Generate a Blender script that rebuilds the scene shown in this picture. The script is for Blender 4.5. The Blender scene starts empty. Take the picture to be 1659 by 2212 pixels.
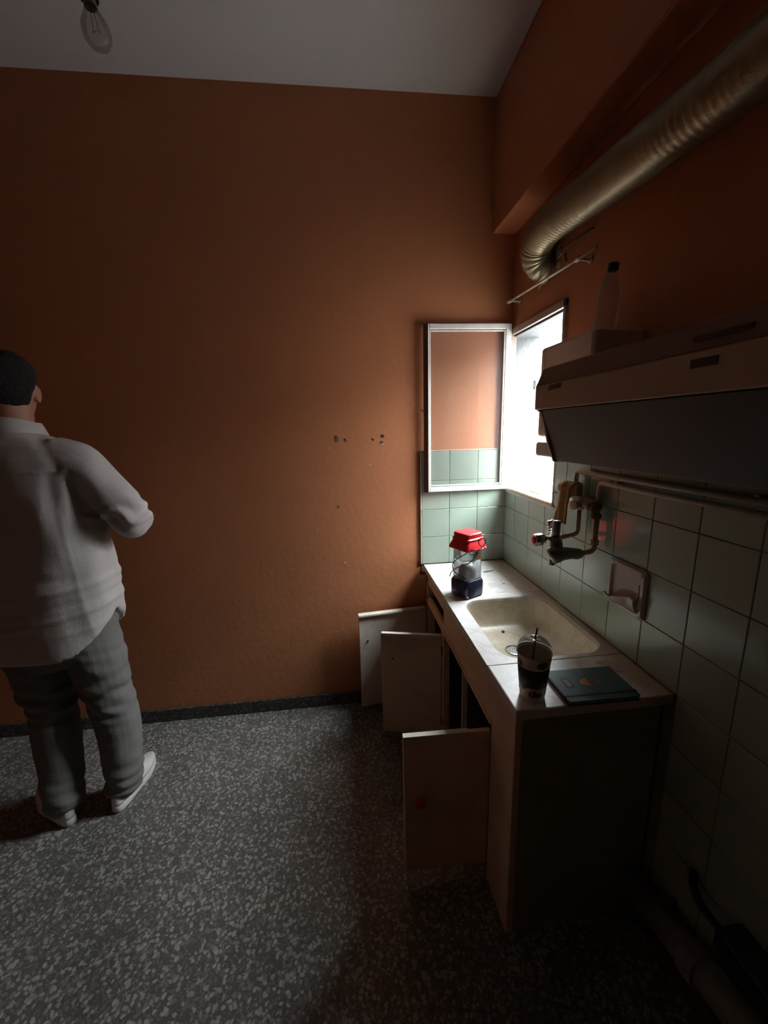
import bpy, bmesh, math, random
from math import sin, cos, pi, radians, sqrt
from mathutils import Vector, Matrix, noise

random.seed(7)
SC = bpy.context.scene
COL = SC.collection

# ------------------------------------------------------------------ camera
cam_data = bpy.data.cameras.new('camera')
cam = bpy.data.objects.new('camera', cam_data)
COL.objects.link(cam)
cam_data.sensor_fit = 'HORIZONTAL'
cam_data.sensor_width = 36.0
cam_data.lens = 36.0 * 860.0 / 1659.0
cam_data.clip_start = 0.02
right = Vector((0.993414, -0.11142721, -0.02669469))
down = Vector((-0.04886542, -0.20127745, -0.97831465))
fwd = Vector((0.10363783, 0.97317592, -0.20539677))
cm = Matrix((right, -down, -fwd)).transposed().to_4x4()
cm.translation = Vector((0, 0, 1.605))
cam.matrix_world = cm
SC.camera = cam

# ------------------------------------------------------------------ world (overcast daylight)
SKY = 74.0
world = bpy.data.worlds.new('sky')
SC.world = world
world.use_nodes = True
wn = world.node_tree.nodes
bg = wn['Background']
# CIE standard overcast sky: the zenith three times as bright as the horizon
tcw = wn.new('ShaderNodeTexCoord'); sepw = wn.new('ShaderNodeSeparateXYZ')
world.node_tree.links.new(tcw.outputs['Generated'], sepw.inputs[0])
mrw = wn.new('ShaderNodeMapRange')
mrw.inputs['From Min'].default_value = 0.0; mrw.inputs['From Max'].default_value = 1.0
mrw.inputs['To Min'].default_value = SKY / 3.0; mrw.inputs['To Max'].default_value = SKY
world.node_tree.links.new(sepw.outputs['Z'], mrw.inputs['Value'])
world.node_tree.links.new(mrw.outputs['Result'], bg.inputs['Strength'])
bg.inputs['Color'].default_value = (0.90, 0.97, 1.0, 1)
portal_data = bpy.data.lights.new('window_portal', 'AREA')
portal_data.shape = 'RECTANGLE'
portal_data.size = 0.50
portal_data.size_y = 0.79
portal_data.cycles.is_portal = True
portal = bpy.data.objects.new('window_portal', portal_data)
COL.objects.link(portal)
portal.location = (1.062, 1.862, 1.66)
portal.rotation_euler = (radians(90), 0, radians(90))

# ------------------------------------------------------------------ exposure
vs = SC.view_settings
vs.view_transform = 'Standard'
vs.look = 'None'
vs.exposure = 0.0
vs.gamma = 1.0
vs.use_curve_mapping = False
SC.cycles.max_bounces = 12
SC.cycles.diffuse_bounces = 6
SC.cycles.transparent_max_bounces = 16
SC.cycles.sample_clamp_indirect = 6.0
SC.cycles.caustics_reflective = False
SC.cycles.caustics_refractive = False

# ================================================================== materials
def nt(name):
    m = bpy.data.materials.new(name)
    m.use_nodes = True
    t = m.node_tree
    return m, t, t.nodes, t.links, t.nodes['Principled BSDF']

def mat(name, col, rough=0.6, metal=0.0, var=0.12, scale=8.0, bump=0.0, bscale=60.0, spec=0.5, dirt=None, dirt_amt=0.0, dscale=3.0, stretch=None, objvar=0.0):
    """painted / solid surface with tonal noise, optional dirt blotches and fine relief"""
    m, t, n, l, p = nt(name)
    p.inputs['Roughness'].default_value = rough
    p.inputs['Metallic'].default_value = metal
    p.inputs['Specular IOR Level'].default_value = spec
    tc = n.new('ShaderNodeTexCoord')
    src = tc.outputs['Object']
    if stretch:
        mp = n.new('ShaderNodeMapping')
        mp.inputs['Scale'].default_value = stretch
        l.new(src, mp.inputs['Vector'])
        src = mp.outputs['Vector']
    nz = n.new('ShaderNodeTexNoise')
    nz.inputs['Scale'].default_value = scale
    nz.inputs['Detail'].default_value = 5
    l.new(src, nz.inputs['Vector'])
    mx = n.new('ShaderNodeMix'); mx.data_type = 'RGBA'
    a = [max(0, c * (1 - var)) for c in col] + [1]
    b = [min(1, c * (1 + var)) for c in col] + [1]
    mx.inputs['A'].default_value = a
    mx.inputs['B'].default_value = b
    l.new(nz.outputs['Fac'], mx.inputs['Factor'])
    out = mx.outputs['Result']
    if dirt:
        nd = n.new('ShaderNodeTexNoise')
        nd.inputs['Scale'].default_value = dscale
        nd.inputs['Detail'].default_value = 8
        nd.inputs['Roughness'].default_value = 0.65
        l.new(src, nd.inputs['Vector'])
        rp = n.new('ShaderNodeValToRGB')
        rp.color_ramp.elements[0].position = 0.48
        rp.color_ramp.elements[1].position = 0.72
        rp.color_ramp.elements[1].color = (dirt_amt, dirt_amt, dirt_amt, 1)
        l.new(nd.outputs['Fac'], rp.inputs['Fac'])
        md = n.new('ShaderNodeMix'); md.data_type = 'RGBA'
        l.new(rp.outputs['Color'], md.inputs['Factor'])
        l.new(out, md.inputs['A'])
        md.inputs['B'].default_value = list(dirt) + [1]
        out = md.outputs['Result']
    if objvar:
        oi = n.new('ShaderNodeObjectInfo')
        mr = n.new('ShaderNodeMapRange')
        mr.inputs['To Min'].default_value = 1 - objvar
        mr.inputs['To Max'].default_value = 1 + objvar
        l.new(oi.outputs['Random'], mr.inputs['Value'])
        hs = n.new('ShaderNodeHueSaturation')
        l.new(mr.outputs['Result'], hs.inputs['Value'])
        l.new(out, hs.inputs['Color'])
        out = hs.outputs['Color']
    l.new(out, p.inputs['Base Color'])
    if bump:
        nb = n.new('ShaderNodeTexNoise')
        nb.inputs['Scale'].default_value = bscale
        nb.inputs['Detail'].default_value = 6
        l.new(src, nb.inputs['Vector'])
        bp = n.new('ShaderNodeBump')
        bp.inputs['Strength'].default_value = bump
        bp.inputs['Distance'].default_value = 0.01
        l.new(nb.outputs['Fac'], bp.inputs['Height'])
        l.new(bp.outputs['Normal'], p.inputs['Normal'])
    return m

def clear_mat(name, tint=(1, 1, 1), gloss=1.0, ior=1.45, haze=0.0, hazecol=(0.8, 0.8, 0.8)):
    """thin clear sheet: straight transmission plus fresnel reflection, optional milky film"""
    m, t, n, l, p = nt(name)
    n.remove(p)
    out = n['Material Output']
    tr = n.new('ShaderNodeBsdfTransparent'); tr.inputs['Color'].default_value = list(tint) + [1]
    gl = n.new('ShaderNodeBsdfGlossy'); gl.inputs['Roughness'].default_value = 0.02
    fr = n.new('ShaderNodeFresnel'); fr.inputs['IOR'].default_value = ior
    mu = n.new('ShaderNodeMath'); mu.operation = 'MULTIPLY'; mu.inputs[1].default_value = gloss
    l.new(fr.outputs['Fac'], mu.inputs[0])
    mx = n.new('ShaderNodeMixShader')
    l.new(mu.outputs[0], mx.inputs['Fac'])
    l.new(tr.outputs[0], mx.inputs[1]); l.new(gl.outputs[0], mx.inputs[2])
    last = mx.outputs[0]
    if haze:
        df = n.new('ShaderNodeBsdfDiffuse'); df.inputs['Color'].default_value = list(hazecol) + [1]
        m2 = n.new('ShaderNodeMixShader'); m2.inputs['Fac'].default_value = haze
        l.new(last, m2.inputs[1]); l.new(df.outputs[0], m2.inputs[2])
        last = m2.outputs[0]
    l.new(last, out.inputs['Surface'])
    return m

def terrazzo(name, base, chips, rough=0.35, scale=72.0):
    m, t, n, l, p = nt(name)
    tc = n.new('ShaderNodeTexCoord')
    wz = n.new('ShaderNodeTexNoise'); wz.inputs['Scale'].default_value = 40
    l.new(tc.outputs['Object'], wz.inputs['Vector'])
    ad = n.new('ShaderNodeMix'); ad.data_type = 'RGBA'; ad.blend_type = 'ADD'
    ad.inputs['Factor'].default_value = 0.022
    l.new(tc.outputs['Object'], ad.inputs['A']); l.new(wz.outputs['Color'], ad.inputs['B'])
    def layer(sc, lo, hi):
        v = n.new('ShaderNodeTexVoronoi'); v.feature = 'F1'; v.inputs['Scale'].default_value = sc
        v.inputs['Randomness'].default_value = 1.0
        l.new(ad.outputs['Result'], v.inputs['Vector'])
        sp = n.new('ShaderNodeSeparateColor'); l.new(v.outputs['Color'], sp.inputs['Color'])
        # each chip has its own size
        su = n.new('ShaderNodeMath'); su.operation = 'MULTIPLY_ADD'; su.inputs[1].default_value = 0.22; 
        l.new(sp.outputs[2], su.inputs[0]); l.new(v.outputs['Distance'], su.inputs[2])
        mr = n.new('ShaderNodeMapRange'); mr.inputs['From Min'].default_value = hi; mr.inputs['From Max'].default_value = lo
        l.new(su.outputs[0], mr.inputs['Value'])
        return mr.outputs['Result'], sp
    f1, s1 = layer(scale, 0.52, 0.66)
    rp = n.new('ShaderNodeValToRGB'); rp.color_ramp.interpolation = 'CONSTANT'
    els = rp.color_ramp.elements
    els[0].position = 0; els[0].color = list(chips[0]) + [1]
    els[1].position = 1.0 / len(chips); els[1].color = list(chips[1]) + [1]
    for i in range(2, len(chips)):
        e = els.new(i / len(chips)); e.color = list(chips[i]) + [1]
    l.new(s1.outputs[0], rp.inputs['Fac'])
    mx = n.new('ShaderNodeMix'); mx.data_type = 'RGBA'
    # only some of the cells hold a chip
    gt = n.new('ShaderNodeMath'); gt.operation = 'GREATER_THAN'; gt.inputs[1].default_value = 0.08
    l.new(s1.outputs[1], gt.inputs[0])
    mm = n.new('ShaderNodeMath'); mm.operation = 'MULTIPLY'
    l.new(gt.outputs[0], mm.inputs[0]); l.new(f1, mm.inputs[1])
    f2, s2 = layer(scale * 2.2, 0.40, 0.58)
    g2 = n.new('ShaderNodeMath'); g2.operation = 'GREATER_THAN'; g2.inputs[1].default_value = 0.45
    l.new(s2.outputs[1], g2.inputs[0])
    m2 = n.new('ShaderNodeMath'); m2.operation = 'MULTIPLY'
    l.new(g2.outputs[0], m2.inputs[0]); l.new(f2, m2.inputs[1])
    mb = n.new('ShaderNodeMix'); mb.data_type = 'RGBA'
    mb.inputs['A'].default_value = list(base) + [1]
    mb.inputs['B'].default_value = list(chips[1]) + [1]
    l.new(m2.outputs[0], mb.inputs['Factor'])
    l.new(mm.outputs[0], mx.inputs['Factor'])
    l.new(mb.outputs['Result'], mx.inputs['A'])
    l.new(rp.outputs['Color'], mx.inputs['B'])
    # worn / grimy patches
    nd = n.new('ShaderNodeTexNoise'); nd.inputs['Scale'].default_value = 2.2; nd.inputs['Detail'].default_value = 6
    l.new(tc.outputs['Object'], nd.inputs['Vector'])
    mr = n.new('ShaderNodeMapRange'); mr.inputs['From Min'].default_value = 0.35; mr.inputs['From Max'].default_value = 0.65
    mr.inputs['To Min'].default_value = 0.72; mr.inputs['To Max'].default_value = 1.05
    l.new(nd.outputs['Fac'], mr.inputs['Value'])
    hs = n.new('ShaderNodeHueSaturation'); l.new(mr.outputs['Result'], hs.inputs['Value'])
    l.new(mx.outputs['Result'], hs.inputs['Color'])
    l.new(hs.outputs['Color'], p.inputs['Base Color'])
    p.inputs['Roughness'].default_value = rough
    p.inputs['Specular IOR Level'].default_value = 0.35
    return m

def marble(name, col, vein, dirt, rough=0.35, dirt_amt=0.55, wall_grime_shade=None):
    m, t, n, l, p = nt(name)
    tc = n.new('ShaderNodeTexCoord')
    nz = n.new('ShaderNodeTexNoise'); nz.inputs['Scale'].default_value = 7; nz.inputs['Detail'].default_value = 9
    nz.inputs['Distortion'].default_value = 1.6
    l.new(tc.outputs['Object'], nz.inputs['Vector'])
    rp = n.new('ShaderNodeValToRGB')
    e = rp.color_ramp.elements
    e[0].position = 0.44; e[0].color = list(col) + [1]
    e[1].position = 0.56; e[1].color = list(col) + [1]
    k = e.new(0.5); k.color = list(vein) + [1]
    l.new(nz.outputs['Fac'], rp.inputs['Fac'])
    nd = n.new('ShaderNodeTexNoise'); nd.inputs['Scale'].default_value = 5; nd.inputs['Detail'].default_value = 9
    nd.inputs['Roughness'].default_value = 0.7
    l.new(tc.outputs['Object'], nd.inputs['Vector'])
    r2 = n.new('ShaderNodeValToRGB')
    r2.color_ramp.elements[0].position = 0.5; r2.color_ramp.elements[0].color = (0, 0, 0, 1)
    r2.color_ramp.elements[1].position = 0.74; r2.color_ramp.elements[1].color = (dirt_amt,) * 3 + (1,)
    l.new(nd.outputs['Fac'], r2.inputs['Fac'])
    mx = n.new('ShaderNodeMix'); mx.data_type = 'RGBA'
    fac = r2.outputs['Color']
    if wall_grime_shade:
        # scum plus painted-in shadow along the joint with the wall
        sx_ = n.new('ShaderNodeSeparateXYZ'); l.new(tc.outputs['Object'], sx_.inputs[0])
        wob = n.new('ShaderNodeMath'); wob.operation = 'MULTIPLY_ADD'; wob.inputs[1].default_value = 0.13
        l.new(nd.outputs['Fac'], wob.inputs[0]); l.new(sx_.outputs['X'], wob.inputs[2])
        mg = n.new('ShaderNodeMapRange'); mg.inputs['From Min'].default_value = wall_grime_shade[0]; mg.inputs['From Max'].default_value = wall_grime_shade[1]
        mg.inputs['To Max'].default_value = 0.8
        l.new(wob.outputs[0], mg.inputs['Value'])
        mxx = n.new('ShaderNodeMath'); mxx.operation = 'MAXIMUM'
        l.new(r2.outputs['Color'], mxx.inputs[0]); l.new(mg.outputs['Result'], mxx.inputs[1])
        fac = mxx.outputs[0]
    l.new(fac, mx.inputs['Factor'])
    l.new(rp.outputs['Color'], mx.inputs['A']); mx.inputs['B'].default_value = list(dirt) + [1]
    l.new(mx.outputs['Result'], p.inputs['Base Color'])
    p.inputs['Roughness'].default_value = rough
    return m

M = {}
M['orange'] = mat('orange_wall_paint', (0.47, 0.182, 0.082), 0.62, var=0.07, scale=2.2, bump=0.12, bscale=35, dirt=(0.36, 0.15, 0.075), dirt_amt=0.35, dscale=2.5, spec=0.3)
M['ceiling'] = mat('ceiling_paint', (0.50, 0.475, 0.465), 0.8, var=0.06, scale=2, bump=0.1, bscale=30, spec=0.2)
M['terrazzo'] = terrazzo('terrazzo_floor', (0.13, 0.123, 0.11), [(0.33, 0.32, 0.30), (0.24, 0.23, 0.212), (0.42, 0.405, 0.38), (0.195, 0.187, 0.172), (0.37, 0.355, 0.33)])
M['skirting'] = terrazzo('dark_terrazzo_skirting', (0.05, 0.047, 0.043), [(0.12, 0.115, 0.105), (0.08, 0.078, 0.072), (0.16, 0.15, 0.14)], scale=70)
M['tile'] = mat('pale_green_glazed_tile', (0.31, 0.38, 0.315), 0.2, var=0.05, scale=6, spec=0.55, dirt=(0.27, 0.29, 0.21), dirt_amt=0.4, dscale=6, objvar=0.05)
M['grout'] = mat('grimy_tile_grout', (0.17, 0.15, 0.11), 0.9, var=0.25, scale=20, bump=0.3)
M['white_paint'] = mat('old_white_gloss_paint', (0.72, 0.71, 0.67), 0.38, var=0.05, scale=14, dirt=(0.40, 0.33, 0.24), dirt_amt=0.35, dscale=9, bump=0.12, bscale=40)
M['frame'] = mat('beige_frame_paint', (0.36, 0.28, 0.23), 0.5, var=0.1, scale=10)  # even beige, darker than the sash paint
M['brown_edge'] = mat('shaded_brown_sash_edge', (0.16, 0.085, 0.055), 0.55, var=0.2, scale=12)  # sash edge shade put into the colour; some wall chips share it
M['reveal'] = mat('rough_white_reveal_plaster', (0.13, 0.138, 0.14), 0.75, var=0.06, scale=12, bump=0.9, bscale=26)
M['sill'] = mat('cream_painted_sill', (0.60, 0.54, 0.42), 0.5, var=0.12, scale=18, dirt=(0.28, 0.20, 0.12), dirt_amt=0.6, dscale=14, bump=0.2)
M['glass'] = clear_mat('window_glass', (0.985, 0.99, 0.99), 0.4, 1.45, 0.03, (0.75, 0.78, 0.78))
M['cream'] = mat('cream_cabinet_paint', (0.78, 0.60, 0.43), 0.5, var=0.06, scale=6, dirt=(0.28, 0.2, 0.13), dirt_amt=0.4, dscale=5, bump=0.05)
M['cream_light'] = mat('pale_cabinet_paint', (0.70, 0.65, 0.56), 0.5, var=0.08, scale=6, dirt=(0.30, 0.24, 0.17), dirt_amt=0.5, dscale=8)
M['green_plaster'] = mat('grey_green_painted_plaster', (0.23, 0.27, 0.145), 0.6, var=0.1, scale=5, bump=0.1)
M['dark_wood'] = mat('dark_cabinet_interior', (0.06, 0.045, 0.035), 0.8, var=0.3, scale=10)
M['marble'] = marble('white_marble_worktop', (0.74, 0.735, 0.72), (0.62, 0.61, 0.59), (0.30, 0.215, 0.13), wall_grime_shade=(0.175, 0.255))
M['marble_edge'] = marble('stained_marble_edge', (0.44, 0.36, 0.28), (0.36, 0.29, 0.22), (0.22, 0.15, 0.09))
M['basin'] = marble('stained_marble_basin', (0.66, 0.60, 0.48), (0.58, 0.52, 0.41), (0.36, 0.26, 0.14), dirt_amt=0.6)
M['steel'] = mat('dull_steel', (0.42, 0.42, 0.41), 0.35, 1.0, var=0.15, scale=30)
M['chrome'] = mat('scratched_chrome', (0.65, 0.65, 0.64), 0.16, 1.0, var=0.1, scale=40)
M['grey_metal'] = mat('corroded_grey_metal', (0.24, 0.235, 0.22), 0.4, 0.8, var=0.3, scale=40, bump=0.2)
M['brass'] = mat('painted_over_brass', (0.36, 0.28, 0.19), 0.45, 0.2, var=0.25, scale=30, bump=0.2)
M['pipe'] = mat('cream_painted_pipe', (0.50, 0.44, 0.35), 0.42, var=0.1, scale=20, dirt=(0.25, 0.18, 0.11), dirt_amt=0.4, dscale=18)
M['rust'] = mat('rusty_iron', (0.16, 0.075, 0.035), 0.8, 0.1, var=0.35, scale=30, bump=0.4)
M['rag'] = mat('ochre_cloth', (0.42, 0.27, 0.12), 0.9, var=0.18, scale=25, bump=0.6, bscale=180, spec=0.1)
M['ceramic'] = mat('beige_glazed_ceramic', (0.50, 0.43, 0.38), 0.2, var=0.06, scale=8, dirt=(0.3, 0.2, 0.13), dirt_amt=0.3, dscale=10)
M['hood'] = mat('beige_enamel_hood', (0.42, 0.32, 0.24), 0.4, var=0.05, scale=5, dirt=(0.33, 0.23, 0.16), dirt_amt=0.3, dscale=4)
M['hood_dark'] = mat('dark_brown_hood_top', (0.20, 0.115, 0.075), 0.5, var=0.12, scale=5)  # darker brown than the fascia enamel
M['hood_grey'] = mat('grey_metal_hood_panel', (0.06, 0.06, 0.06), 0.5, 0.1, var=0.1, scale=12, dirt=(0.035, 0.033, 0.03), dirt_amt=0.4, dscale=6)
M['housing'] = mat('off_white_motor_housing', (0.74, 0.63, 0.54), 0.32, var=0.04, scale=5)
M['black'] = mat('black_plastic', (0.012, 0.012, 0.013), 0.45, var=0.2, scale=20)
M['dark_brown'] = mat('dark_brown_plastic', (0.05, 0.03, 0.022), 0.5, var=0.2, scale=20)
M['duct'] = mat('dusty_aluminium_duct', (0.25, 0.21, 0.125), 0.40, 0.45, var=0.15, scale=14, bump=0.1, bscale=160, dirt=(0.3, 0.24, 0.14), dirt_amt=0.4, dscale=6)
M['red'] = mat('red_plastic', (0.78, 0.022, 0.03), 0.35, var=0.06, scale=10)
M['redknob'] = mat('red_knob_plastic', (0.62, 0.045, 0.015), 0.45, var=0.1, scale=20)
M['navy'] = mat('navy_blue_plastic', (0.014, 0.016, 0.045), 0.28, var=0.2, scale=10, spec=0.6)
M['clear'] = clear_mat('clear_plastic', (0.975, 0.98, 0.98), 0.9, 1.42, 0.03, (0.85, 0.88, 0.9))
M['milky'] = mat('milky_white_diffuser', (0.72, 0.76, 0.82), 0.4, var=0.03, scale=5)
M['bottle'] = clear_mat('crumpled_clear_plastic', (0.95, 0.95, 0.95), 0.6, 1.3, 0.30, (0.80, 0.70, 0.66))
M['bulb_glass'] = clear_mat('dusty_bulb_glass', (0.86, 0.85, 0.83), 0.45, 1.4, 0.05, (0.3, 0.28, 0.26))
M['paper_cup'] = mat('white_paper_cup', (0.78, 0.70, 0.63), 0.55, var=0.04, scale=10)
M['cup_band'] = mat('dark_brown_cup_print', (0.035, 0.021, 0.02), 0.5, var=0.12, scale=20)
M['bean'] = mat('bean_brown_print', (0.055, 0.022, 0.016), 0.5, var=0.2, scale=60)
M['coffee'] = mat('cup_inner_card', (0.36, 0.27, 0.20), 0.6, var=0.05, scale=10)
M['lid'] = clear_mat('clear_dome_lid', (0.97, 0.97, 0.97), 0.7, 1.4, 0.03, (0.8, 0.8, 0.8))
M['teal'] = mat('dark_teal_cover', (0.018, 0.075, 0.085), 0.5, var=0.12, scale=30, bump=0.1, bscale=200)
M['teal_dark'] = mat('blackish_teal_elastic', (0.006, 0.02, 0.024), 0.6, var=0.1, scale=30)
M['pages'] = mat('notebook_pages', (0.30, 0.32, 0.29), 0.8, var=0.05, scale=8)
M['emblem_orange'] = mat('orange_print', (0.40, 0.15, 0.035), 0.5, var=0.15, scale=80)
M['emblem_brown'] = mat('brown_print', (0.13, 0.045, 0.03), 0.5, var=0.2, scale=80)
M['emblem_grey'] = mat('grey_print', (0.08, 0.10, 0.10), 0.5, var=0.2, scale=80)
M['shirt'] = mat('white_linen_shirt', (0.55, 0.52, 0.505), 0.85, var=0.04, scale=8, bump=0.25, bscale=320, spec=0.15)
M['trousers'] = mat('grey_cotton_trousers', (0.185, 0.18, 0.17), 0.9, var=0.12, scale=12, bump=0.25, bscale=260, spec=0.1)
M['shoe'] = mat('white_leather_shoe', (0.66, 0.65, 0.63), 0.5, var=0.05, scale=10)
M['sole'] = mat('white_rubber_sole', (0.70, 0.69, 0.66), 0.6, var=0.05, scale=10)
M['skin'] = mat('tanned_skin', (0.36, 0.17, 0.11), 0.55, var=0.08, scale=12, bump=0.05, bscale=150, spec=0.35)
M['hair'] = mat('short_dark_hair', (0.017, 0.014, 0.013), 0.7, var=0.4, scale=60, bump=0.9, bscale=260, spec=0.25)
M['pvc'] = mat('grey_pvc_pipe', (0.22, 0.21, 0.20), 0.45, var=0.1, scale=10)
M['ext_wall'] = mat('white_exterior_render', (0.42, 0.43, 0.44), 0.8, var=0.04, scale=3)
M['ext_ground'] = mat('pale_courtyard_paving', (0.35, 0.35, 0.34), 0.8, var=0.08, scale=3)
M['shutter'] = mat('white_pvc_slat', (0.38, 0.40, 0.42), 0.5, var=0.04, scale=6)
M['plaster'] = mat('bare_plaster', (0.50, 0.42, 0.33), 0.9, var=0.2, scale=30, bump=0.6)

# ================================================================== geometry helpers
ORG = {}

def mesh_from(name, v, f, smooth):
    me = bpy.data.meshes.new(name)
    me.from_pydata([tuple(p) for p in v], [], f)
    bm = bmesh.new(); bm.from_mesh(me)
    bmesh.ops.recalc_face_normals(bm, faces=bm.faces)
    bm.to_mesh(me); bm.free()
    if smooth:
        me.polygons.foreach_set('use_smooth', [True] * len(me.polygons))
    me.update()
    return me

def tag(o, label=None, cat=None, group=None, kind=None):
    if label: o['label'] = label
    if cat: o['category'] = cat
    if group: o['group'] = group
    if kind: o['kind'] = kind
    return o

def thing(name, loc, label, cat, group=None, kind=None):
    o = bpy.data.objects.new(name, None)
    o.empty_display_size = 0.05
    COL.objects.link(o)
    o.location = loc
    ORG[o.name] = Vector(loc)
    return tag(o, label, cat, group, kind)

class MB:
    """collects shapes in world coordinates and links them as one mesh object"""
    def __init__(self, *shapes):
        self.v = []; self.f = []
        for s in shapes: self.add(s)
    def add(self, s):
        k = len(self.v)
        self.v += [Vector(p) for p in s[0]]
        self.f += [tuple(i + k for i in q) for q in s[1]]
        return self
    def build(self, name, m, parent=None, org=None, smooth=False, bevel=0.0, seg=2, angle=None):
        if parent is not None: o0 = ORG[parent.name]
        else: o0 = Vector(org) if org is not None else Vector((0, 0, 0))
        me = mesh_from(name, [p - o0 for p in self.v], self.f, smooth)
        o = bpy.data.objects.new(name, me)
        COL.objects.link(o)
        if parent is not None: o.parent = parent
        else: o.location = o0
        ORG[o.name] = o0
        me.materials.append(M[m] if isinstance(m, str) else m)
        if bevel:
            b = o.modifiers.new('bevel', 'BEVEL'); b.width = bevel; b.segments = seg; b.limit_method = 'ANGLE'; b.angle_limit = radians(40)
            b.harden_normals = False
        if angle is not None and smooth:
            # keep hard creases where faces meet steeply
            bm = bmesh.new(); bm.from_mesh(me)
            for e in bm.edges:
                if len(e.link_faces) == 2 and e.calc_face_angle(0) > radians(angle): e.smooth = False
            bm.to_mesh(me); bm.free()
        return o

def box(x0, x1, y0, y1, z0, z1):
    v = [(x0, y0, z0), (x1, y0, z0), (x1, y1, z0), (x0, y1, z0), (x0, y0, z1), (x1, y0, z1), (x1, y1, z1), (x0, y1, z1)]
    return v, [(0, 3, 2, 1), (4, 5, 6, 7), (0, 1, 5, 4), (1, 2, 6, 5), (2, 3, 7, 6), (3, 0, 4, 7)]

def xform(s, mtx):
    return [mtx @ Vector(p) for p in s[0]], s[1]

def rotbox(center, size, rz=0.0, rx=0.0, ry=0.0):
    sx, sy, sz = [q / 2 for q in size]
    mt = Matrix.Translation(center) @ Matrix.Rotation(rz, 4, 'Z') @ Matrix.Rotation(ry, 4, 'Y') @ Matrix.Rotation(rx, 4, 'X')
    return xform(box(-sx, sx, -sy, sy, -sz, sz), mt)

def loft(rings, cap0=True, cap1=True, closed=True):
    n = len(rings[0]); v = []; f = []
    for r in rings: v += [Vector(p) for p in r]
    for i in range(len(rings) - 1):
        for j in range(n if closed else n - 1):
            a = i * n + j; b = i * n + (j + 1) % n
            f.append((a, b, b + n, a + n))
    if cap0: f.append(tuple(reversed(range(n))))
    if cap1: f.append(tuple(range((len(rings) - 1) * n, len(rings) * n)))
    return v, f

def catmull(pts, sub=6):
    P = [Vector(p) for p in pts]
    out = []
    for i in range(len(P) - 1):
        p0 = P[max(i - 1, 0)]; p1 = P[i]; p2 = P[i + 1]; p3 = P[min(i + 2, len(P) - 1)]
        for k in range(sub):
            t = k / sub
            out.append(0.5 * ((2 * p1) + (p2 - p0) * t + (2 * p0 - 5 * p1 + 4 * p2 - p3) * t * t + (3 * p1 - p0 - 3 * p2 + p3) * t ** 3))
    out.append(P[-1])
    return out

def tube(path, r, n=12, cap=True):
    P = [Vector(p) for p in path]
    R = r if isinstance(r, (list, tuple)) else [r] * len(P)
    rings = []
    T0 = (P[1] - P[0]).normalized()
    up = Vector((0, 0, 1)) if abs(T0.z) < 0.9 else Vector((1, 0, 0))
    N = (up - T0 * up.dot(T0)).normalized()
    for i, p in enumerate(P):
        if i == 0: T = T0
        elif i == len(P) - 1: T = (P[i] - P[i - 1]).normalized()
        else: T = (P[i + 1] - P[i - 1]).normalized()
        N = (N - T * N.dot(T)).normalized()
        B = T.cross(N)
        rings.append([p + (N * cos(2 * pi * k / n) + B * sin(2 * pi * k / n)) * R[i] for k in range(n)])
    return loft(rings, cap, cap)

def cyl(p0, p1, r, n=20, r1=None):
    return tube([p0, p1], [r, r if r1 is None else r1], n)

def lathe(profile, center=(0, 0, 0), n=32, mtx=None, cap0=False, cap1=False):
    """profile: list of (radius, height) turned about Z"""
    c = Vector(center)
    rings = []
    for r, h in profile:
        ring = [Vector((r * cos(2 * pi * k / n), r * sin(2 * pi * k / n), h)) for k in range(n)]
        rings.append([(mtx @ q if mtx else q) + c for q in ring])
    return loft(rings, cap0, cap1)

def axis_m(d):
    """rotation taking +Z to direction d"""
    return Vector((0, 0, 1)).rotation_difference(Vector(d).normalized()).to_matrix()

def rrect(cx, cy, hx, hy, r, n=5):
    out = []
    for sx, sy, a0 in ((1, 1, 0), (-1, 1, 90), (-1, -1, 180), (1, -1, 270)):
        for k in range(n + 1):
            a = radians(a0 + 90 * k / n)
            out.append((cx + sx * (hx - r) + r * cos(a), cy + sy * (hy - r) + r * sin(a)))
    return out

def prism_y(outline, y0, y1):
    """outline in (x,z) swept along Y"""
    return loft([[(x, y0, z) for x, z in outline], [(x, y1, z) for x, z in outline]])

def prism_x(outline, x0, x1):
    return loft([[(x0, y, z) for y, z in outline], [(x1, y, z) for y, z in outline]])

def prism_z(outline, z0, z1):
    return loft([[(x, y, z0) for x, y in outline], [(x, y, z1) for x, y in outline]])

# ================================================================== the room
W = 0.918      # right wall plaster plane (tile faces stand at 0.910)
YB = 2.12      # back wall plane
CH = 3.09
XL, YF = -2.5, -1.9
XO = 1.06      # outer face of the window wall
WY0, WY1, WZ0, WZ1 = 1.612, 2.112, 1.262, 2.055

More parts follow.
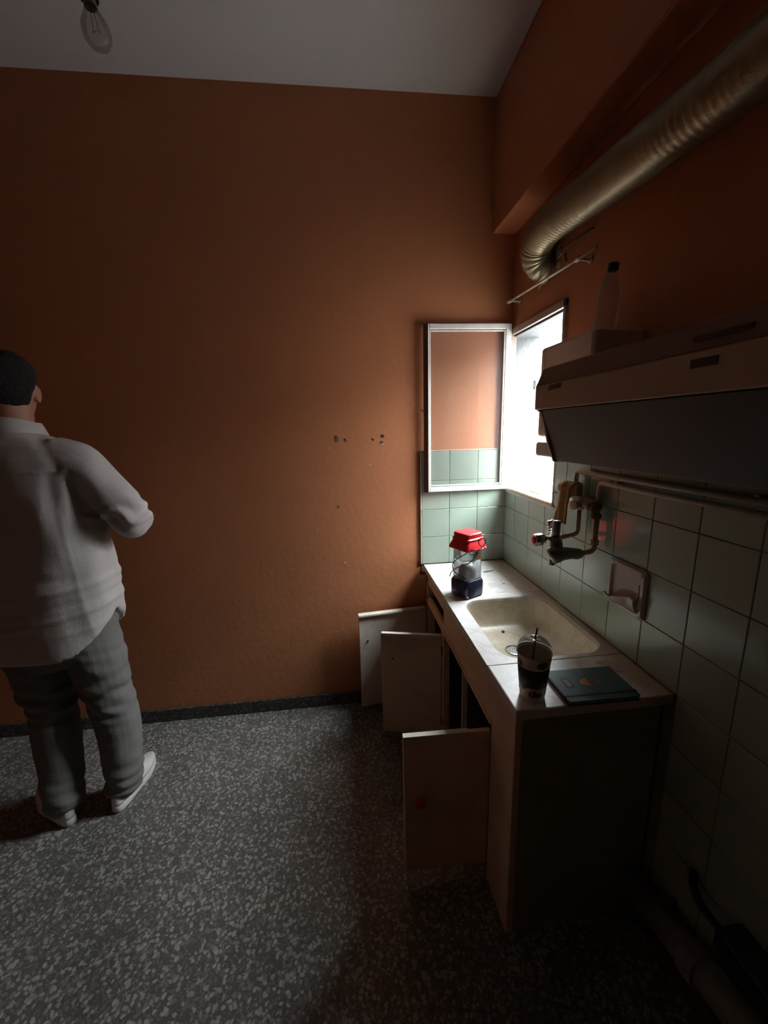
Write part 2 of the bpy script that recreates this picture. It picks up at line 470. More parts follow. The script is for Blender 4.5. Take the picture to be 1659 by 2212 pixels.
tag(MB(box(XL - .1, XO, YF - .1, YB + .15, -0.12, 0)).build('floor', 'terrazzo'), 'grey speckled terrazzo floor of the whole kitchen', 'floor', kind='structure')
tag(MB(box(XL - .1, XO, YF - .1, YB + .15, CH, CH + .12)).build('ceiling', 'ceiling'), 'plain off-white ceiling above the orange walls', 'ceiling', kind='structure')
wall_back = tag(MB(box(XL - .1, XO, YB, YB + .15, 0, CH)).build('wall_back', 'orange'), 'orange painted back wall facing the camera', 'wall', kind='structure')
tag(MB(box(XL - .1, XL, YF, YB, 0, CH)).build('wall_left', 'orange'), 'orange painted wall on the left outside the picture', 'wall', kind='structure')
tag(MB(box(XL - .1, XO, YF - .1, YF, 0, CH)).build('wall_front', 'orange'), 'orange painted wall behind the camera', 'wall', kind='structure')
wall_right = tag(MB(box(W, XO, YF, YB, 0, WZ0), box(W, XO, YF, YB, WZ1, CH), box(W, XO, YF, WY0, WZ0, WZ1), box(W, XO, WY1, YB, WZ0, WZ1)).build('wall_right', 'orange'), 'orange wall on the right with small window and green tiles', 'wall', kind='structure')
MB(box(0.80, W, YF, YB, 2.525, CH)).build('beam', 'orange', wall_right, bevel=0.006)
tag(MB(box(XL, 0.47, YB - .011, YB, 0, 0.076)).build('baseboard_back', 'skirting', bevel=0.002), 'dark terrazzo skirting along the back wall', 'baseboard', kind='structure')
tag(MB(box(0.898, W, YF, 0.93, 0, 0.077)).build('baseboard_right', 'skirting', bevel=0.002), 'dark terrazzo skirting under the tiled right wall', 'baseboard', kind='structure')

# --- holes, plugs and chips on the back wall
for (x, z, r) in ((0.031, 1.555, .0045), (0.035, 1.547, .004), (0.175, 1.552, .0045), (0.181, 1.547, .004), (0.229, 1.566, .0085), (0.224, 1.533, .0075)):
    MB(lathe([(r, 0), (r * .98, .0016), (r * .55, .0018), (r * .5, .0006)], (x, YB, z), 12, axis_m((0, -1, 0)), cap1=True)).build('plug_hole', 'dark_brown', wall_back, smooth=False)
def chip(x, z, w, h, m='plaster', seed=0):
    rnd = random.Random(seed); pts = []
    for k in range(11):
        a = 2 * pi * k / 11; q = 0.7 + 0.45 * rnd.random()
        pts.append((x + w / 2 * q * cos(a), z + h / 2 * q * sin(a)))
    MB(prism_y(pts, YB - .0012, YB + .001)).build('plaster_chip', m, wall_back)
chip(-0.012, 1.558, .022, .04, 'brown_edge', 3)
chip(0.226, 1.527, .022, .016, 'plaster', 4)
chip(0.0, 0.88, .012, .01, 'plaster', 5)
chip(0.16, 1.42, .008, .008, 'plaster', 6)
chip(-0.02, 1.20, .010, .022, 'brown_edge', 7)

# --- tiles, shared meshes by size
TM = {}
def tile_mesh(w, h):
    k = (round(w, 4), round(h, 4))
    if k in TM: return TM[k]
    g = 0.0008; c = 0.0018; t = 0.009
    a, b = w / 2 - g, h / 2 - g
    v = []
    for (ix, d) in ((0, 0.0), (0, t - .0016), (c, t)):
        v += [(-a + ix, -b + ix, d), (a - ix, -b + ix, d), (a - ix, b - ix, d), (-a + ix, b - ix, d)]
    f = []
    for i in (0, 4):
        for j in range(4):
            f.append((i + j, i + (j + 1) % 4, i + 4 + (j + 1) % 4, i + 4 + j))
    f.append((8, 9, 10, 11))
    me = mesh_from('tile', v, f, False)
    me.materials.append(M['tile'])
    TM[k] = me
    return me
def tile(parent, center, w, h, wall):
    o = bpy.data.objects.new('tile', tile_mesh(w, h))
    COL.objects.link(o); o.parent = parent
    o.location = center
    j = [random.uniform(-.004, .004) for _ in range(2)]
    if wall == 'back': o.rotation_euler = (radians(90) + j[0], j[1], 0)
    else: o.rotation_euler = (radians(90) + j[0], j[1], radians(-90))
    return o
MB(box(W - .0035, W, YF, WY0, 0.0, 1.478), box(W - .0035, W, WY0, YB, 0.8, WZ0 - .004)).build('grout_bed', 'grout', wall_right)
MB(box(0.432, W, YB - .0045, YB, 0.8, 1.478)).build('grout_bed', 'grout', wall_back)
zr = [0.077, 0.228, 0.383, 0.538, 0.693, 0.848, 1.004, 1.161, 1.319, 1.476]
yc = [YB - .006] + [1.979 - .155 * k for k in range(13)]
for i in range(len(yc) - 1):
    y1, y0 = yc[i], yc[i + 1]
    for j in range(len(zr) - 1):
        z0, z1 = zr[j], zr[j + 1]
        if z1 < 0.85 and y1 > 0.95: continue
        parts = [(y0, y1, z0, z1)]
        if z1 > WZ0 and y1 > WY0:
            parts = []
            if z0 < WZ0 - .02: parts.append((y0, y1, z0, WZ0 - .006))
            if y0 < WY0 - .02: parts.append((y0, WY0 - .004, max(z0, WZ0 - .006), z1))
            if y0 < WY0 - .02 and z0 < WZ0: parts = [(y0, y1, z0, WZ0 - .006), (y0, WY0 - .004, WZ0 - .006, z1)]
        for (a, b, c, d) in parts:
            if b - a > .01 and d - c > .01:
                tile(wall_right, (W - .0015, (a + b) / 2, (c + d) / 2), b - a, d - c, 'right')
xc = [0.434, 0.589, 0.747, 0.908]
for i in range(3):
    for j in range(5, 9):
        a, b, c, d = xc[i], xc[i + 1], zr[j], zr[j + 1]
        tile(wall_back, ((a + b) / 2, YB - .003, (c + d) / 2), b - a, d - c, 'back')
MB(box(0.426, 0.4335, YB - .0135, YB, 0.848, 1.482), box(0.4335, 0.908, YB - .011, YB, 1.4765, 1.484)).build('tile_edging', 'plaster', wall_back, bevel=0.001)

# ================================================================== window
win = thing('window_1', (0.985, 1.862, WZ0), 'small white window open to the daylight beside the sink corner', 'window', kind='structure')
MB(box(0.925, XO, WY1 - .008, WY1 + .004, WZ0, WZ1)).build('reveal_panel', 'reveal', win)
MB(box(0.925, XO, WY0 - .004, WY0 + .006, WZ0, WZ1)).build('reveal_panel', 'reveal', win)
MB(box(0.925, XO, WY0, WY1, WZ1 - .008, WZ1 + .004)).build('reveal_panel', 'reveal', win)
fr = MB(box(0.906, 0.935, WY0 - .012, WY0 + .004, WZ0, WZ1 + .03), box(0.906, 0.935, WY0 - .012, YB - .002, WZ1, WZ1 + .03), box(0.906, 0.935, WY1 - .014, YB - .002, WZ0, WZ1))
fr.build('window_frame', 'frame', win, bevel=0.003)
MB(box(0.93, XO + .03, WY0 + .004, WY1 - .006, WZ0 - .012, WZ0 + .006)).build('window_sill', 'sill', win, bevel=0.003)
MB(tube(catmull([(0.912, 2.105, 1.262), (0.908, 1.95, 1.264), (0.909, 1.78, 1.262), (0.910, 1.66, 1.261), (0.914, 1.603, 1.258)], 6), .0135, 12)).build('sill_nosing', 'sill', win, smooth=True)
MB(box(0.905, 0.93, WY0 - .02, WY1 - .006, WZ0 - .018, WZ0 - .008)).build('sill_lip', 'white_paint', win, bevel=0.002)
# open casement, swung flat along the back wall
sx0, sx1, sy0, sy1, sz0, sz1 = 0.450, 0.900, 2.080, 2.103, 1.262, 2.108
sash = MB(box(sx0 + .0135, sx0 + .022, sy0, sy1, sz0, sz1), box(sx1 - .03, sx1, sy0, sy1, sz0, sz1), box(sx0 + .022, sx1 - .03, sy0, sy1, sz1 - .026, sz1), box(sx0 + .022, sx1 - .03, sy0, sy1, sz0, sz0 + .026)).build('casement_sash', 'white_paint', win, bevel=0.003)
MB(prism_z([(sx0 - .004, sy1 + .003), (sx0 + .0145, sy0 - .003), (sx0 + .0145, sy1 + .003)], sz0 - .002, sz1 + .004), box(sx0 - .003, sx1, sy0 + .004, sy1 + .004, sz1 - .001, sz1 + .005)).build('sash_edge', 'brown_edge', sash, bevel=0.001)  # dark brown wedge paints the shade on the sash's outer side
MB(box(sx0 + .018, sx1 - .026, 2.0945, 2.0965, sz0 + .026, sz1 - .026)).build('glass_pane', 'glass', sash)
MB(box(sx0 + .024, sx0 + .030, 2.084, 2.0945, sz0 + .03, sz1 - .03), box(sx1 - .038, sx1 - .030, 2.084, 2.0945, sz0 + .03, sz1 - .03), box(sx0 + .03, sx1 - .038, 2.084, 2.0945, sz1 - .036, sz1 - .03), box(sx0 + .03, sx1 - .038, 2.084, 2.0945, sz0 + .03, sz0 + .036)).build('glazing_bead', 'white_paint', sash, bevel=0.002)
MB(tube([(sx0 - .002, 2.092, 1.683), (sx0 - .008, 2.092, 1.683), (sx0 - .010, 2.090, 1.69), (sx0 - .020, 2.088, 1.694)], .0035, 8)).build('latch_handle', 'dark_brown', sash, smooth=True)
for z in (1.36, 2.0):
    MB(cyl((sx1 + .003, 2.092, z - .03), (sx1 + .003, 2.092, z + .03), .006, 10)).build('hinge', 'white_paint', sash, smooth=True)

# --- outside: neighbour across the light well
fac = thing('neighbour_facade', (3.1, 4, -3.0), 'bright white building front seen through the window', 'building', kind='structure')
MB(box(3.0, 3.25, -6, 12, -3.0, 2.5)).build('facade_wall', 'ext_wall', fac)
MB(box(1.2, 3.0, -6, 12, -3.05, -3.0)).build('courtyard_ground', 'ext_ground', fac)
rs = thing('roller_shutter', (2.99, 5.7, 0.2), 'white slatted roller shutter outside the window across the courtyard', 'shutter')
for k in range(17):
    z = 0.86 + .055 * k
    MB(box(2.955, 2.985, 5.0, 6.6, z, z + .047)).build('slat', 'shutter', rs, bevel=0.008)
MB(box(2.94, 3.0, 4.92, 5.0, 0.80, 1.86), box(2.94, 3.0, 6.6, 6.68, 0.80, 1.86), box(2.90, 3.0, 4.92, 6.68, 1.80, 2.02)).build('guide_rail', 'ext_wall', rs, bevel=0.004)
MB(box(2.86, 3.0, 4.9, 6.7, 0.76, 0.81)).build('outer_sill', 'ext_wall', rs, bevel=0.004)

# ================================================================== worktop with sink
ZC = 0.848
wt = thing('marble_worktop', (0.67, 1.5, 0.81), 'stained white marble worktop with carved sink under the window', 'worktop')
X0, X1 = 0.440, 0.909
hole = rrect(0.690, 1.370, 0.182, 0.232, 0.075, 8)
def slab(y0, y1):
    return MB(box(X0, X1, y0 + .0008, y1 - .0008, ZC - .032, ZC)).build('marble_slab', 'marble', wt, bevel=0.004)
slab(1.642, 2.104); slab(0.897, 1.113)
# middle slab with sink cut-out
def outer_match(h, x0, x1, y0, y1):
    out = []
    cx, cy = 0.690, 1.370
    for (x, y) in h:
        dx, dy = x - cx, y - cy
        t = 1e9
        if dx > 1e-9: t = min(t, (x1 - cx) / dx)
        if dx < -1e-9: t = min(t, (x0 - cx) / dx)
        if dy > 1e-9: t = min(t, (y1 - cy) / dy)
        if dy < -1e-9: t = min(t, (y0 - cy) / dy)
        out.append((cx + dx * t, cy + dy * t))
    # snap the nearest points to the four corners
    for c in ((x0, y0), (x1, y0), (x1, y1), (x0, y1)):
        i = min(range(len(out)), key=lambda q: (out[q][0] - c[0]) ** 2 + (out[q][1] - c[1]) ** 2)
        out[i] = c
    return out
om = outer_match(hole, X0, X1, 1.1138, 1.6412)
rim = rrect(0.690, 1.370, 0.188, 0.238, 0.08, 8)
rings = [[(x, y, ZC - .032) for x, y in hole], [(x, y, ZC - .032) for x, y in om], [(x, y, ZC) for x, y in om], [(x, y, ZC) for x, y in rim], [(x, y, ZC - .004) for x, y in rrect(0.690, 1.370, 0.1835, 0.2335, 0.077, 8)], [(x, y, ZC - .012) for x, y in hole], [(x, y, ZC - .032) for x, y in hole]]
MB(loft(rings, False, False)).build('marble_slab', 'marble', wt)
bz = [(ZC - .012, .1822, .2322, .075), (ZC - .05, .180, .229, .075), (ZC - .09, .174, .222, .075), (ZC - .112, .164, .212, .075), (ZC - .124, .148, .196, .07), (ZC - .129, .12, .165, .06), (ZC - .131, .06, .09, .04), (ZC - .132, .03, .03, .029)]
br = [[(x, y, z) for x, y in rrect(0.690 if i < 7 else 0.66, 1.370 if i < 7 else 1.385, hx, hy, r, 8)] for i, (z, hx, hy, r) in enumerate(bz)]
outer = [[(x, y, z) for x, y in rrect(0.690, 1.370, hx + .022, hy + .022, r + .02, 8)] for (z, hx, hy, r) in ((ZC - .155, .14, .19, .06), (ZC - .11, .176, .224, .075), (ZC - .033, .19, .24, .075))]
basin = MB(loft(outer + [[(x, y, ZC - .033) for x, y in rrect(0.69, 1.37, .1822, .2322, .075, 8)]] + br, True, True)).build('sink_basin', 'basin', wt, smooth=True, angle=50)
dr = (0.66, 1.388, ZC - .131)
MB(lathe([(.036, 0), (.036, .003), (.031, .0045), (.029, .002), (.0, .0025)], dr, 28)).build('drain_ring', 'steel', basin, smooth=True, angle=30)
dh = MB()
for rr_, nn in ((.009, 6), (.0175, 10), (.0245, 14)):
    for k in range(nn):
        a = 2 * pi * k / nn
        dh.add(lathe([(.0022, .0024), (.0022, .0031), (0, .0031)], (dr[0] + rr_ * cos(a), dr[1] + rr_ * sin(a), dr[2]), 8))
dh.build('drain_holes', 'dark_brown', basin)
tag(MB(rotbox((0.565, 1.535, ZC - .118), (.022, .010, .004), .5)).build('food_scrap', 'rag', org=(0.565, 1.535, ZC - .12), bevel=0.001), 'small orange scrap lying on the sink floor by the front side', 'scrap')
tag(MB(rotbox((0.672, 1.53, ZC - .125), (.008, .012, .006), .9)).build('cigarette_end', 'bean', org=(0.672, 1.53, ZC - .128), bevel=0.001), 'tiny dark brown crumb on the sink floor before the drain', 'crumb')
def stainpatch(name, x, y, w, h, rot, seed, m, label, cat, z=ZC):
    rnd = random.Random(seed); pts = []
    for k in range(13):
        a = 2 * pi * k / 13; q = 0.5 + 0.6 * rnd.random()
        px, py = w / 2 * q * cos(a), h / 2 * q * sin(a)
        pts.append((x + px * cos(rot) - py * sin(rot), y + px * sin(rot) + py * cos(rot)))
    o = MB(prism_z(pts, z, z + .0012)).build(name, m, wt)
    return o
stainpatch('rust_stain', 0.752, 1.93, .075, .018, .3, 2, 'rust', '', '')
stainpatch('rust_stain', 0.765, 1.755, .012, .012, 0, 3, 'dark_brown', '', '')
stainpatch('rust_stain', 0.83, 1.05, .05, .07, .4, 5, 'marble_edge', '', '')
stainpatch('rust_stain', 0.80, 1.075, .03, .02, .4, 8, 'marble_edge', '', '')
# grimy joint along the wall
gb = [(0.909 - .006 - .004 * (noise.noise((y * 9, 0, 1)) + .3), y) for y in [0.90 + .025 * k for k in range(49)]]
MB(loft([[(0.911, y, ZC), (x, y, ZC + .0005), (0.911, y, ZC + .006)] for x, y in gb])).build('wall_joint', 'rust', wt)

# ================================================================== cabinet under the sink
cb = thing('sink_cabinet', (0.68, 1.5, 0), 'cream painted sink cabinet with open doors and grey-green end wall', 'cabinet')
MB(box(0.478, 0.905, 0.932, 1.02, 0, 0.814)).build('end_wall', 'green_plaster', cb, bevel=0.003)
MB(box(0.456, 0.4775, 0.932, 1.105, 0, 0.814)).build('front_post', 'cream', cb, bevel=0.002)
MB(box(0.4585, 0.476, 1.107, 1.73, 0.640, 0.814)).build('front_panel', 'cream', cb, bevel=0.002)
MB(box(0.4585, 0.476, 1.732, 2.105, 0.742, 0.814)).build('top_rail', 'cream', cb, bevel=0.002)
MB(box(0.4585, 0.478, 1.732, 2.105, 0.634, 0.664)).build('drawer_rail', 'cream', cb, bevel=0.002)
MB(box(0.452, 0.4580, 1.107, 2.105, 0.632, 0.643)).build('rail_moulding', 'cream', cb, bevel=0.001)
MB(box(0.4585, 0.500, 2.075, 2.105, 0, 0.814)).build('wall_post', 'cream', cb, bevel=0.002)
MB(box(0.4585, 0.490, 1.728, 1.775, 0.03, 0.634)).build('post', 'cream', cb, bevel=0.002)
MB(box(0.4585, 0.480, 1.422, 1.432, 0.03, 0.640)).build('divider_strip', 'cream_light', cb, bevel=0.001)
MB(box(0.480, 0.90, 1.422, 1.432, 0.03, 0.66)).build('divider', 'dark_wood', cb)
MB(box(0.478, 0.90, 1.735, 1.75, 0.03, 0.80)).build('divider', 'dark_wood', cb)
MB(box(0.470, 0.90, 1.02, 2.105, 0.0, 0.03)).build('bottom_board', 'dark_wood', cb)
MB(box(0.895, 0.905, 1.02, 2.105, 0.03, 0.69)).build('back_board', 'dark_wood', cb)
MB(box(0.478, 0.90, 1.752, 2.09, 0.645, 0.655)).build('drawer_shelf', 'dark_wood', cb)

def door(hinge, tip, z0, z1, th, m, mback=None, side=1):
    """flat door leaf swung open from hinge to tip; side = which way its thickness lies"""
    h = Vector((hinge[0], hinge[1], 0)); t = Vector((tip[0], tip[1], 0))
    d = (t - h); L = d.length; d.normalize()
    n = Vector((-d.y, d.x, 0)) * side
    q = [h, t, t + n * th, h + n * th]
    s = loft([[(p.x, p.y, z0) for p in q], [(p.x, p.y, z1) for p in q]])
    return s, d, n, L
# far door, lying open along the back wall, its paler inner side towards us
s, d, n, L = door((0.448, 2.092), (0.058, 2.052), 0.028, 0.600, .016, 'cream_light', side=1)
d1 = MB(s).build('door', 'cream_light', cb, bevel=0.002)
d1['label'] = 'pale inner side of the far cabinet door, open against the orange wall'
MB(rotbox((0.253, 2.060, 0.597), (.392, .034, .012), math.atan2(d.y, d.x))).build('door_ledge', 'cream_light', d1, bevel=0.002)
def on_door(h, d, n, off, u, z): return Vector((h[0], h[1], 0)) + d * u + n * off + Vector((0, 0, z))
p = on_door((0.448, 2.092), d, n, .017, .345, .44)
MB(lathe([(.006, 0), (.006, .002), (.003, .004), (0, .004)], p, 10, axis_m(n))).build('screw_hole', 'dark_brown', d1)
# middle door
s, d, n, L = door((0.455, 1.755), (0.160, 1.828), 0.030, 0.592, .020, 'cream', side=-1)
d2 = MB(s).build('door', 'cream', cb, bevel=0.002)
MB(loft([[tuple(on_door((0.455, 1.755), d, n, o_, u, z)) for o_, z in ((-.010, .585), (.010, .585), (.010, .604), (-.010, .604))] for u in (.002, .30)])).build('door_ledge', 'cream_light', d2, bevel=0.002)
p = on_door((0.455, 1.755), d, n, .0, .245, .46)
MB(lathe([(.005, 0), (.005, .002), (.003, .003), (0, .003)], p, 10, axis_m(-n))).build('screw_hole', 'dark_brown', d2)
# near door with a red knob
s, d, n, L = door((0.460, 1.116), (0.162, 1.124), 0.045, 0.600, .018, 'cream', side=-1)
d3 = MB(s).build('door', 'cream', cb, bevel=0.002)
MB(loft([[tuple(on_door((0.460, 1.116), d, n, o_, u, z)) for o_, z in ((-.001, .597), (.019, .597), (.019, .603), (-.001, .603))] for u in (.075, .298)])).build('door_ledge', 'cream_light', d3, bevel=0.001)
p = Vector((0.216, 1.1225, 0.350))
MB(lathe([(.010, 0), (.009, .006), (.0175, .010), (.020, .015), (.0185, .020), (.010, .023), (0, .0235)], p, 22, axis_m((0, -1, 0)))).build('knob', 'redknob', d3, smooth=True)
for dd, hy, hx in ((d3, 1.112, 0.461), (d2, 1.748, 0.457)):
    for z in (0.12, 0.52):
        MB(cyl((hx, hy, z - .02), (hx, hy, z + .02), .005, 10)).build('hinge', 'rust', dd, smooth=True)

# ================================================================== range hood on the right wall
hd = thing('range_hood', (0.85, 0.9, 1.48), 'beige enamelled range hood with grey lower panel on the tiled wall', 'range hood')
HY0, HY1 = 0.30, 1.20
prof_f = [(0.600, 1.650), (0.600, 1.718), (0.606, 1.724), (0.640, 1.762), (0.655, 1.768), (0.905, 1.768), (0.905, 1.755), (0.66, 1.755), (0.646, 1.750), (0.614, 1.714), (0.612, 1.650)]
MB(prism_y([(0.600, 1.648), (0.600, 1.714), (0.606, 1.719), (0.614, 1.714), (0.614, 1.648)], HY0, HY1)).build('fascia', 'hood', hd, bevel=0.003)
MB(prism_y([(0.607, 1.719), (0.620, 1.765), (0.640, 1.772), (0.905, 1.772), (0.905, 1.760), (0.642, 1.760), (0.630, 1.755), (0.617, 1.716)], HY0, HY1 - .004)).build('top_cover', 'hood_dark', hd, bevel=0.002)
MB(prism_y([(0.616, 1.647), (0.623, 1.647), (0.678, 1.499), (0.905, 1.485), (0.905, 1.477), (0.672, 1.492)], HY0 + .01, HY1 - .012)).build('lower_panel', 'hood_grey', hd, bevel=0.002)
side = [(0.6005, 1.650), (0.6005, 1.716), (0.620, 1.764), (0.640, 1.771), (0.905, 1.771), (0.905, 1.474), (0.668, 1.488), (0.645, 1.545), (0.625, 1.620), (0.616, 1.640)]
MB(prism_y(side, HY1 - .011, HY1)).build('side_plate', 'hood', hd, bevel=0.002)
MB(prism_y(side, HY0, HY0 + .011)).build('side_plate', 'hood', hd, bevel=0.002)
bx = MB(box(0.742, 0.906, 1.146, 1.456, 1.560, 1.872)).build('motor_housing', 'housing', hd, bevel=0.012, seg=3)
MB(box(0.748, 0.906, 1.150, 1.476, 1.487, 1.540)).build('housing_base', 'hood', hd, bevel=0.010, seg=3)
MB(box(0.780, 0.900, 1.170, 1.43, 1.535, 1.565)).build('housing_neck', 'hood_dark', hd)
MB(box(0.7405, 0.743, 1.422, 1.438, 1.58, 1.86)).build('lit_edge_strip', 'white_paint', bx)  # window light on the housing's far edge, painted as a pale strip
# worn maker's badge, unreadable: a dark plate with faint raised strokes
bd = MB(loft([[(0.5992, y, z) for y, z in ((1.122, 1.698), (1.058, 1.700), (1.054, 1.713), (1.112, 1.713))], [(0.597, y, z) for y, z in ((1.121, 1.699), (1.059, 1.701), (1.055, 1.712), (1.112, 1.712))]])).build('badge', 'dark_brown', hd)
st = MB()
for (a, b) in (((1.116, 1.701), (1.110, 1.711)), ((1.110, 1.711), (1.106, 1.7015)), ((1.101, 1.702), (1.099, 1.711)), ((1.092, 1.702), (1.088, 1.710)), ((1.088, 1.710), (1.084, 1.7025)), ((1.078, 1.703), (1.076, 1.711)), ((1.070, 1.703), (1.066, 1.711))):
    st.add(tube([(0.5968, a[0], a[1]), (0.5968, b[0], b[1])], .0008, 5))
st.build('badge_strokes', 'steel', bd)
MB(box(0.5985, 0.6002, 0.600, 0.650, 1.690, 1.704)).build('switch_slot', 'dark_brown', hd)
MB(box(0.606, 0.616, 0.560, 0.66, 1.735, 1.742)).build('vent_slot', 'dark_brown', hd)
rg = MB(tube([(0.598, 1.204 + .004 * cos(a), 1.722 + .012 * sin(a)) for a in [2 * pi * k / 16 for k in range(17)]], .0012, 6))
rg.build('hanging_ring', 'dark_brown', hd, smooth=True)

# ================================================================== bottle on the hood's motor housing
bt = thing('plastic_bottle', (0.842, 1.255, 1.872), 'crumpled clear plastic bottle with black cap on top of the hood housing', 'bottle')
lean = Matrix.Rotation(radians(7), 3, 'X')
bprof = [(.0, .001), (.026, 0), (.033, .004), (.034, .012), (.0335, .045), (.032, .05), (.0335, .055), (.0335, .085), (.032, .09), (.0335, .095), (.033, .115), (.029, .140), (.020, .162), (.0125, .176), (.0118, .186)]
bs = lathe(bprof, (0, 0, 0), 24)
bv = []
for q in bs[0]:
    k = 1 + .05 * noise.noise(q * 45)
    bv.append(lean @ Vector((q.x * k, q.y * k, q.z)) + Vector((0.842, 1.255, 1.8735)))
MB((bv, bs[1])).build('bottle_body', 'bottle', bt, smooth=True)
MB(xform(lathe([(.0148, .176), (.0150, .180), (.0148, .196), (.013, .199), (0, .199)], (0, 0, 0), 20), Matrix.Translation((0.842, 1.255, 1.8735)) @ lean.to_4x4())).build('cap', 'black', bt, smooth=True, angle=35)

# ================================================================== duct under the beam
path = catmull([(0.83, 0.05, 2.205), (0.83, 0.45, 2.235), (0.83, 0.823, 2.266), (0.83, 1.04, 2.286), (0.83, 1.324, 2.312), (0.83, 1.53, 2.334), (0.832, 1.64, 2.340), (0.838, 1.715, 2.325), (0.855, 1.755, 2.290), (0.885, 1.765, 2.262), (0.925, 1.767, 2.250)], 34)
rad = []
acc = 0.0
for i, p_ in enumerate(path):
    if i: acc += (Vector(path[i]) - Vector(path[i - 1])).length
    rad.append(.0635 + .0011 * sin(acc * 2 * pi / .020) + .0020 * noise.noise((acc * 5, 3, 1)))
ds = tube(path, rad, 36)
duct = tag(MB(ds).build('ventilation_duct', 'duct', org=(0.83, 0.9, 2.28), smooth=True), 'dusty ribbed aluminium ventilation duct running under the ceiling beam', 'duct')
rc = MB()
for k in range(9):
    a = radians(-30 + 28 * k)
    rc.add(rotbox((0.9165, 1.765 + .078 * cos(a), 2.252 + .078 * sin(a)), (.006, .03 + .015 * random.random(), .02 + .012 * random.random()), 0, a))
rc.build('broken_plaster_rim', 'plaster', wall_right, bevel=0.002)
cw = thing('loose_cable', (0.905, 1.66, 2.24), 'short brown cable ends hanging from the wall under the duct', 'cable')
for pts in ([(0.912, 1.71, 2.268), (0.895, 1.685, 2.235), (0.90, 1.72, 2.205), (0.905, 1.745, 2.195)], [(0.912, 1.64, 2.262), (0.898, 1.615, 2.262), (0.90, 1.53, 2.262), (0.911, 1.46, 2.265)], [(0.912, 1.63, 2.25), (0.90, 1.612, 2.235), (0.903, 1.606, 2.215)]):
    MB(tube(catmull(pts, 6), .0042, 8)).build('cable_end', 'rust', cw, smooth=True)

# ================================================================== curtain rod above the window
rod = thing('curtain_rod', (0.87, 1.7, 2.17), 'thin white curtain rod with two wall brackets above the window', 'rod')
MB(cyl((0.868, 2.055, 2.200), (0.868, 1.365, 2.166), .0052, 14)).build('pole', 'pipe', rod, smooth=True)
MB(lathe([(0, -.004), (.009, 0), (.009, .012), (.006, .016)], (0.868, 2.060, 2.200), 14, axis_m((0, -1, 0.05)))).build('finial', 'pipe', rod, smooth=True)
for y, z in ((2.03, 2.199), (1.468, 2.171)):
    MB(cyl((0.868, y, z), (0.917, y, z - .004), .0055, 10), lathe([(.014, 0), (.014, .004), (.009, .006), (.009, .006)], (0.917, y, z - .004), 14, axis_m((-1, 0, 0)), cap1=True), cyl((0.868, y - .012, z), (0.868, y + .012, z), .0085, 14)).build('bracket', 'pipe', rod, smooth=True, angle=40)

# ================================================================== water pipes, mixer tap, rag
def pipe_thing(name, pts, r, m, label, cat, collars=(), org=None):
    t = thing(name, org or pts[0], label, cat)
    MB(tube(pts, r, 14)).build('pipe_run', m, t, smooth=True)
    for (c, d_, rr_, hh) in collars:
        MB(lathe([(r, -hh), (rr_, -hh), (rr_, hh), (r, hh)], c, 14, axis_m(d_))).build('collar', 'brass', t, smooth=True, angle=40)
    return t
def bend(pts, r=.018, sub=5):
    P = [Vector(p) for p in pts]; out = [P[0]]
    for i in range(1, len(P) - 1):
        a = (P[i - 1] - P[i]).normalized(); b = (P[i + 1] - P[i]).normalized()
        p0, p2 = P[i] + a * r, P[i] + b * r
        for k in range(sub + 1):
            t = k / sub
            out.append(p0 * (1 - t) ** 2 + P[i] * 2 * t * (1 - t) + p2 * t * t)
    out.append(P[-1])
    return out
pa = pipe_thing('water_pipe', bend([(0.886, 1.412, 1.318), (0.886, 1.412, 1.428), (0.886, 0.20, 1.434)]), .0088, 'pipe', 'upper cream water pipe running along the tiles under the hood', 'pipe',
           [((0.886, 1.412, 1.335), (0, 0, 1), .013, .008)])
pb = pipe_thing('water_pipe', bend([(0.888, 1.276, 1.318), (0.888, 1.276, 1.402), (0.888, 0.20, 1.404)]), .0085, 'pipe', 'lower cream water pipe just beneath the first one on the tiles', 'pipe',
           [((0.888, 1.276, 1.335), (0, 0, 1), .012, .008)])
for t_, yy, zz in ((pa, 1.33, 1.4285), (pb, 1.19, 1.4025), (pa, 0.75, 1.4315), (pb, 0.66, 1.4035)):
    MB(box(0.884, 0.911, yy - .006, yy + .006, zz - .0125, zz + .0125)).build('pipe_clip', 'plaster' if t_ is pa else 'brass', t_, bevel=0.002)

tp = thing('mixer_tap', (0.87, 1.30, 1.12), 'old wall mixer tap with chrome knob, valves and dull grey spout', 'tap')
# upper valve group, between the two supply pipes
MB(tube([(0.890, 1.435, 1.312), (0.878, 1.40, 1.318), (0.872, 1.36, 1.322), (0.874, 1.31, 1.322), (0.886, 1.262, 1.316)], [.014, .019, .022, .019, .014], 14)).build('valve_body', 'brass', tp, smooth=True)
MB(lathe([(.020, 0), (.022, .006), (.022, .014), (.014, .020), (.010, .030), (.0165, .034), (.0165, .042), (0, .043)], (0.868, 1.335, 1.318), 18, axis_m((-1, -.25, -.05)))).build('valve_cap', 'brass', tp, smooth=True, angle=40)
MB(lathe([(.028, 0), (.030, .004), (.028, .009), (.016, .012)], (0.910, 1.335, 1.318), 22, axis_m((-1, 0, 0)))).build('wall_flange', 'brass', tp, smooth=True, angle=40)
MB(tube([(0.868, 1.262, 1.322), (0.842, 1.235, 1.322), (0.826, 1.205, 1.312)], [.010, .009, .006], 10)).build('valve_lever', 'rust', tp, smooth=True)
MB(tube([(0.888, 1.272, 1.320), (0.868, 1.268, 1.322), (0.842, 1.262, 1.318)], [.014, .015, .010], 12)).build('valve_stem', 'rust', tp, smooth=True)
